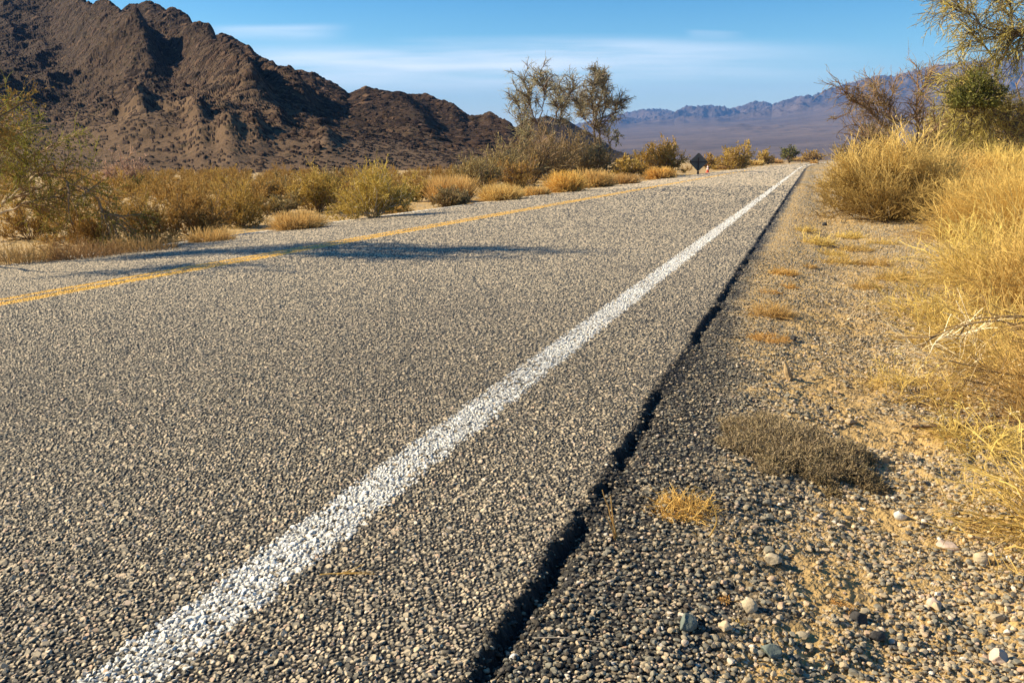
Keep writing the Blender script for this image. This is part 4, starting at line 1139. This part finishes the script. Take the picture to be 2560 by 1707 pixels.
def road_sign():
    loc, m = at(1603, 399)
    root = empty('road_sign', loc); root.rotation_euler = (0, 0, YAW - 0.10)
    tag(root, 'diamond road sign seen from its grey back, on a brown post', 'sign')
    dg = 21.5 * m; zc = 27 * m; t = 0.012
    V = []; F = []
    k = 0.86
    ring = [(0, -dg), (-0.06 * dg, -dg * 0.95)]
    pts = [(0, -dg), (dg, 0), (0, dg), (-dg, 0)]
    out = []
    for i in range(4):
        p = np.array(pts[i]); a = np.array(pts[i - 1]); b = np.array(pts[(i + 1) % 4])
        for s in np.linspace(0, 1, 4):
            q = (1 - s) * (p + (a - p) * 0.06) + s * (p + (b - p) * 0.06)
            out.append(q + (p - q) * 0.35 * math.sin(math.pi * s))
    n = len(out)
    V = [(q[0], 0.02, zc + q[1]) for q in out] + [(q[0], 0.02 + t, zc + q[1]) for q in out]
    me = bpy.data.meshes.new('panel')
    me.from_pydata(V, [], [list(range(n)), list(range(2 * n - 1, n - 1, -1))] + [(i, n + i, n + (i + 1) % n, (i + 1) % n) for i in range(n)])
    me.materials.append(plain_mat('sign_back_metal', (0.20, 0.155, 0.115), (0.29, 0.225, 0.17), 2.0, 0.75, 0.15))
    link(bpy.data.objects.new('panel', me), root)
    mp = plain_mat('brown_post_steel', (0.07, 0.032, 0.022), (0.12, 0.055, 0.035), 6.0, 0.7)
    V, F = [], []
    w = 1.1 * m
    box(V, F, (-w, -0.02, -0.05), (w, 0.012, zc + 0.35 * dg)); box(V, F, (-w * 2.0, -0.06, -0.05), (w * 2.0, 0.05, 6 * m))
    mesh_np('post', V, F, mp, root)
    V, F = [], []
    box(V, F, (-dg * 0.93, -0.004, zc - 0.9 * m), (-w - 0.002, 0.017, zc + 0.9 * m)); box(V, F, (w + 0.002, -0.004, zc - 0.9 * m), (dg * 0.93, 0.017, zc + 0.9 * m))
    mesh_np('crossbar', V, F, mp, root)
    V, F = [], []
    box(V, F, (-w * 1.6, -0.03, zc + 0.37 * dg), (w * 1.6, 0.018, zc + 0.45 * dg))
    mesh_np('clamp', V, F, mp, root)
road_sign()

def cone():
    loc, m = at(1625, 396)
    root = empty('traffic_cone', loc)
    tag(root, 'orange traffic cone with white bands standing by the sandy pull off', 'traffic cone')
    Hc = 17.5 * m
    orange = plain_mat('orange_plastic', (0.62, 0.07, 0.02), (0.70, 0.10, 0.03), 8.0, 0.5, 0.4)
    white = plain_mat('white_band', (0.75, 0.72, 0.68), (0.82, 0.80, 0.76), 8.0, 0.4, 0.4)
    def R(z): return 0.26 * Hc * (1 - z / Hc) * 0.66 + 0.045 * Hc
    def lathe(nm, prof, mat):
        n = 24; V = []; F = []
        for r, z in prof:
            V += [(r * math.cos(a), r * math.sin(a), z) for a in np.arange(n) * 2 * math.pi / n]
        for i in range(len(prof) - 1):
            F += [(i * n + k, i * n + (k + 1) % n, (i + 1) * n + (k + 1) % n, (i + 1) * n + k) for k in range(n)]
        return mesh_np(nm, V, F, mat, root, smooth=False)
    V, F = [], []
    b = 0.27 * Hc
    box(V, F, (-b, -b, 0), (b, b, 0.05 * Hc)); mesh_np('base', V, F, orange, root)
    lathe('body', [(R(0.05 * Hc), 0.051 * Hc)] + [(R(z * Hc), z * Hc) for z in (0.3, 0.6, 0.9, 1.0)] + [(0.0, 1.0 * Hc)], orange)
    for z0, z1 in ((0.42, 0.60), (0.68, 0.90)):
        lathe('white_band', [(R(z0 * Hc) + 0.001, z0 * Hc), (R(z0 * Hc) + 0.005, z0 * Hc), (R(z1 * Hc) + 0.005, z1 * Hc), (R(z1 * Hc) + 0.001, z1 * Hc)], white)
cone()


# ------------------------------------------------------------------ sky, sun, haze, camera
SUN_EL = math.radians(31.0)
SUN_TO = np.array([-0.982, -0.188])             # horizontal direction towards the sun
def world():
    w = bpy.data.worlds.new('World'); scene.world = w; w.use_nodes = True
    N = Nodes(w.node_tree)
    sky = N.n('ShaderNodeTexSky'); sky.sky_type = 'NISHITA'; sky.sun_disc = False
    sky.sun_elevation = SUN_EL
    sky.sun_rotation = math.atan2(SUN_TO[0], SUN_TO[1])
    sky.altitude = 300; sky.air_density = 1.0; sky.dust_density = 0.6; sky.ozone_density = 1.0
    tc = N.n('ShaderNodeTexCoord')
    sep = N.n('ShaderNodeSeparateXYZ', {0: tc.outputs['Generated']})
    x, y, z = sep.outputs
    # bearing right of the camera's heading and rise over the horizon, both as slopes
    fw = N.math('ADD', N.math('MULTIPLY', x, float(FWD[0])), N.math('MULTIPLY', y, float(FWD[1])))
    rt = N.math('ADD', N.math('MULTIPLY', x, float(RGT[0])), N.math('MULTIPLY', y, float(RGT[1])))
    fwp = N.math('MAXIMUM', fw, 0.05)
    az = N.math('DIVIDE', rt, fwp); el = N.math('DIVIDE', z, fwp)
    vec = N.n('ShaderNodeCombineXYZ', {0: N.math('MULTIPLY', az, 3.0), 1: N.math('MULTIPLY', el, 46.0), 2: 0.0}).outputs[0]
    nz = N.n('ShaderNodeTexNoise', {'Vector': vec, 'Scale': 1.0, 'Detail': 7.0, 'Roughness': 0.55})
    vec2 = N.n('ShaderNodeCombineXYZ', {0: N.math('MULTIPLY', az, 1.6), 1: N.math('MULTIPLY', el, 9.0), 2: 3.7}).outputs[0]
    nb = N.n('ShaderNodeTexNoise', {'Vector': vec2, 'Scale': 1.0, 'Detail': 3.0})
    e2 = N.math('ADD', el, N.math('MULTIPLY_ADD', nb.outputs[0], 0.028, -0.014))
    def band(c, hw, a0, a1, b0, b1):
        up = N.step(e2, c - hw * 1.9, c - hw * 0.2); dn = N.math('SUBTRACT', 1.0, N.step(e2, c + hw * 0.1, c + hw))
        lft = N.step(az, a0, a1); rgt = N.math('SUBTRACT', 1.0, N.step(az, b0, b1))
        return N.math('MULTIPLY', N.math('MULTIPLY', up, dn), N.math('MULTIPLY', lft, rgt))
    A = lambda xd: (xd * D2 - CX) / FPX * 0.96
    def E(yd):
        yu = (CY - yd * D2) / FPX
        return (yu * CP - SP) / (CP + yu * SP)
    b1 = N.math('MULTIPLY', band(E(130), 0.025, A(330), A(800), A(1200), A(2150)), 1.0)
    b2 = N.math('MULTIPLY', band(E(62), 0.008, A(430), A(560), A(690), A(830)), 0.55)
    b3 = N.math('MULTIPLY', band(E(75), 0.005, A(1560), A(1600), A(1640), A(1720)), 0.3)
    m = N.math('ADD', N.math('ADD', b1, b2), b3)
    m = N.math('MULTIPLY', m, N.step(nz.outputs[0], 0.18, 0.72), clamp=True)
    m = N.math('MULTIPLY', m, 0.82)
    hsv = N.n('ShaderNodeHueSaturation', {'Saturation': SKY_SAT, 'Value': 1.0, 'Hue': 0.480, 'Color': sky.outputs[0]})
    # the sky deepens quickly above the pale horizon
    grad = N.ramp(N.math('MULTIPLY', z, 5.0, clamp=True), [(0.0, (1.0, 1.0, 0.98)), (0.35, (0.90, 0.98, 1.0)), (0.62, (0.66, 0.87, 0.98)), (0.88, (0.43, 0.70, 0.90)), (1.0, (0.34, 0.56, 0.78))])
    mul = N.t.nodes.new('ShaderNodeMix'); mul.data_type = 'RGBA'; mul.blend_type = 'MULTIPLY'; mul.inputs[0].default_value = 1.0
    N.t.links.new(hsv.outputs[0], mul.inputs[6]); N.t.links.new(grad, mul.inputs[7])
    pale = N.math('MULTIPLY', N.math('SUBTRACT', 1.0, N.step(z, 0.0, 0.12)), 0.5)
    col = N.mix(pale, mul.outputs[2], (5.0, 5.5, 5.7))
    col = N.mix(m, col, CLOUD)
    bg = N.n('ShaderNodeBackground', {0: col, 1: SKY_STR})
    out = N.n('ShaderNodeOutputWorld'); N.t.links.new(bg.outputs[0], out.inputs[0])
SKY_SAT, SKY_STR, CLOUD = 1.35, 0.075, (8.6, 8.6, 8.6)
world()

def sun():
    L = bpy.data.lights.new('sun', 'SUN'); L.energy = 5.0; L.angle = math.radians(0.4); L.color = (1.0, 0.85, 0.60)
    o = bpy.data.objects.new('sun', L); link(o)
    s = unit(SUN_TO)
    d = Vector((-s[0] * math.cos(SUN_EL), -s[1] * math.cos(SUN_EL), -math.sin(SUN_EL)))
    o.rotation_euler = d.to_track_quat('-Z', 'Y').to_euler()
    o.location = (-20, -4, 20)
sun()

HAZE = 8.8e-5
HAZE_TOP = max((o.matrix_world @ Vector(c)).z for o in COL.objects if o.type == 'MESH' for c in o.bound_box) + 20
def haze():
    R = 10000
    V = [(sx * R, sy * R, z) for z in (-1.6, HAZE_TOP) for sx, sy in ((-1, -1), (1, -1), (1, 1), (-1, 1))]
    Q = [(3, 2, 1, 0), (4, 5, 6, 7), (0, 1, 5, 4), (1, 2, 6, 5), (2, 3, 7, 6), (3, 0, 4, 7)]
    m, N = new_mat('haze_air')
    v = N.n('ShaderNodeVolumePrincipled', {'Color': (0.17, 0.41, 1.0, 1), 'Density': HAZE, 'Anisotropy': 0.0})
    out = N.n('ShaderNodeOutputMaterial'); N.t.links.new(v.outputs[0], out.inputs[1])
    o = mesh_np('haze', V, Q, m); tag(o, kind='stuff')
haze()

cam = bpy.data.cameras.new('camera'); cam.sensor_width = 36.0; cam.lens = FPX * 36.0 / W_PX
cam.clip_start = 0.02; cam.clip_end = 40000
co = bpy.data.objects.new('camera', cam); link(co)
co.location = (0, 0, CAM_H)
co.rotation_euler = (math.pi / 2 - PITCH, 0, YAW)
scene.camera = co
vs = scene.view_settings
vs.view_transform = 'Standard'; vs.look = 'None'; vs.gamma = 1.0; vs.use_curve_mapping = False
vs.exposure = 1.2
scene.cycles.max_bounces = 6
scene.cycles.volume_bounces = 0
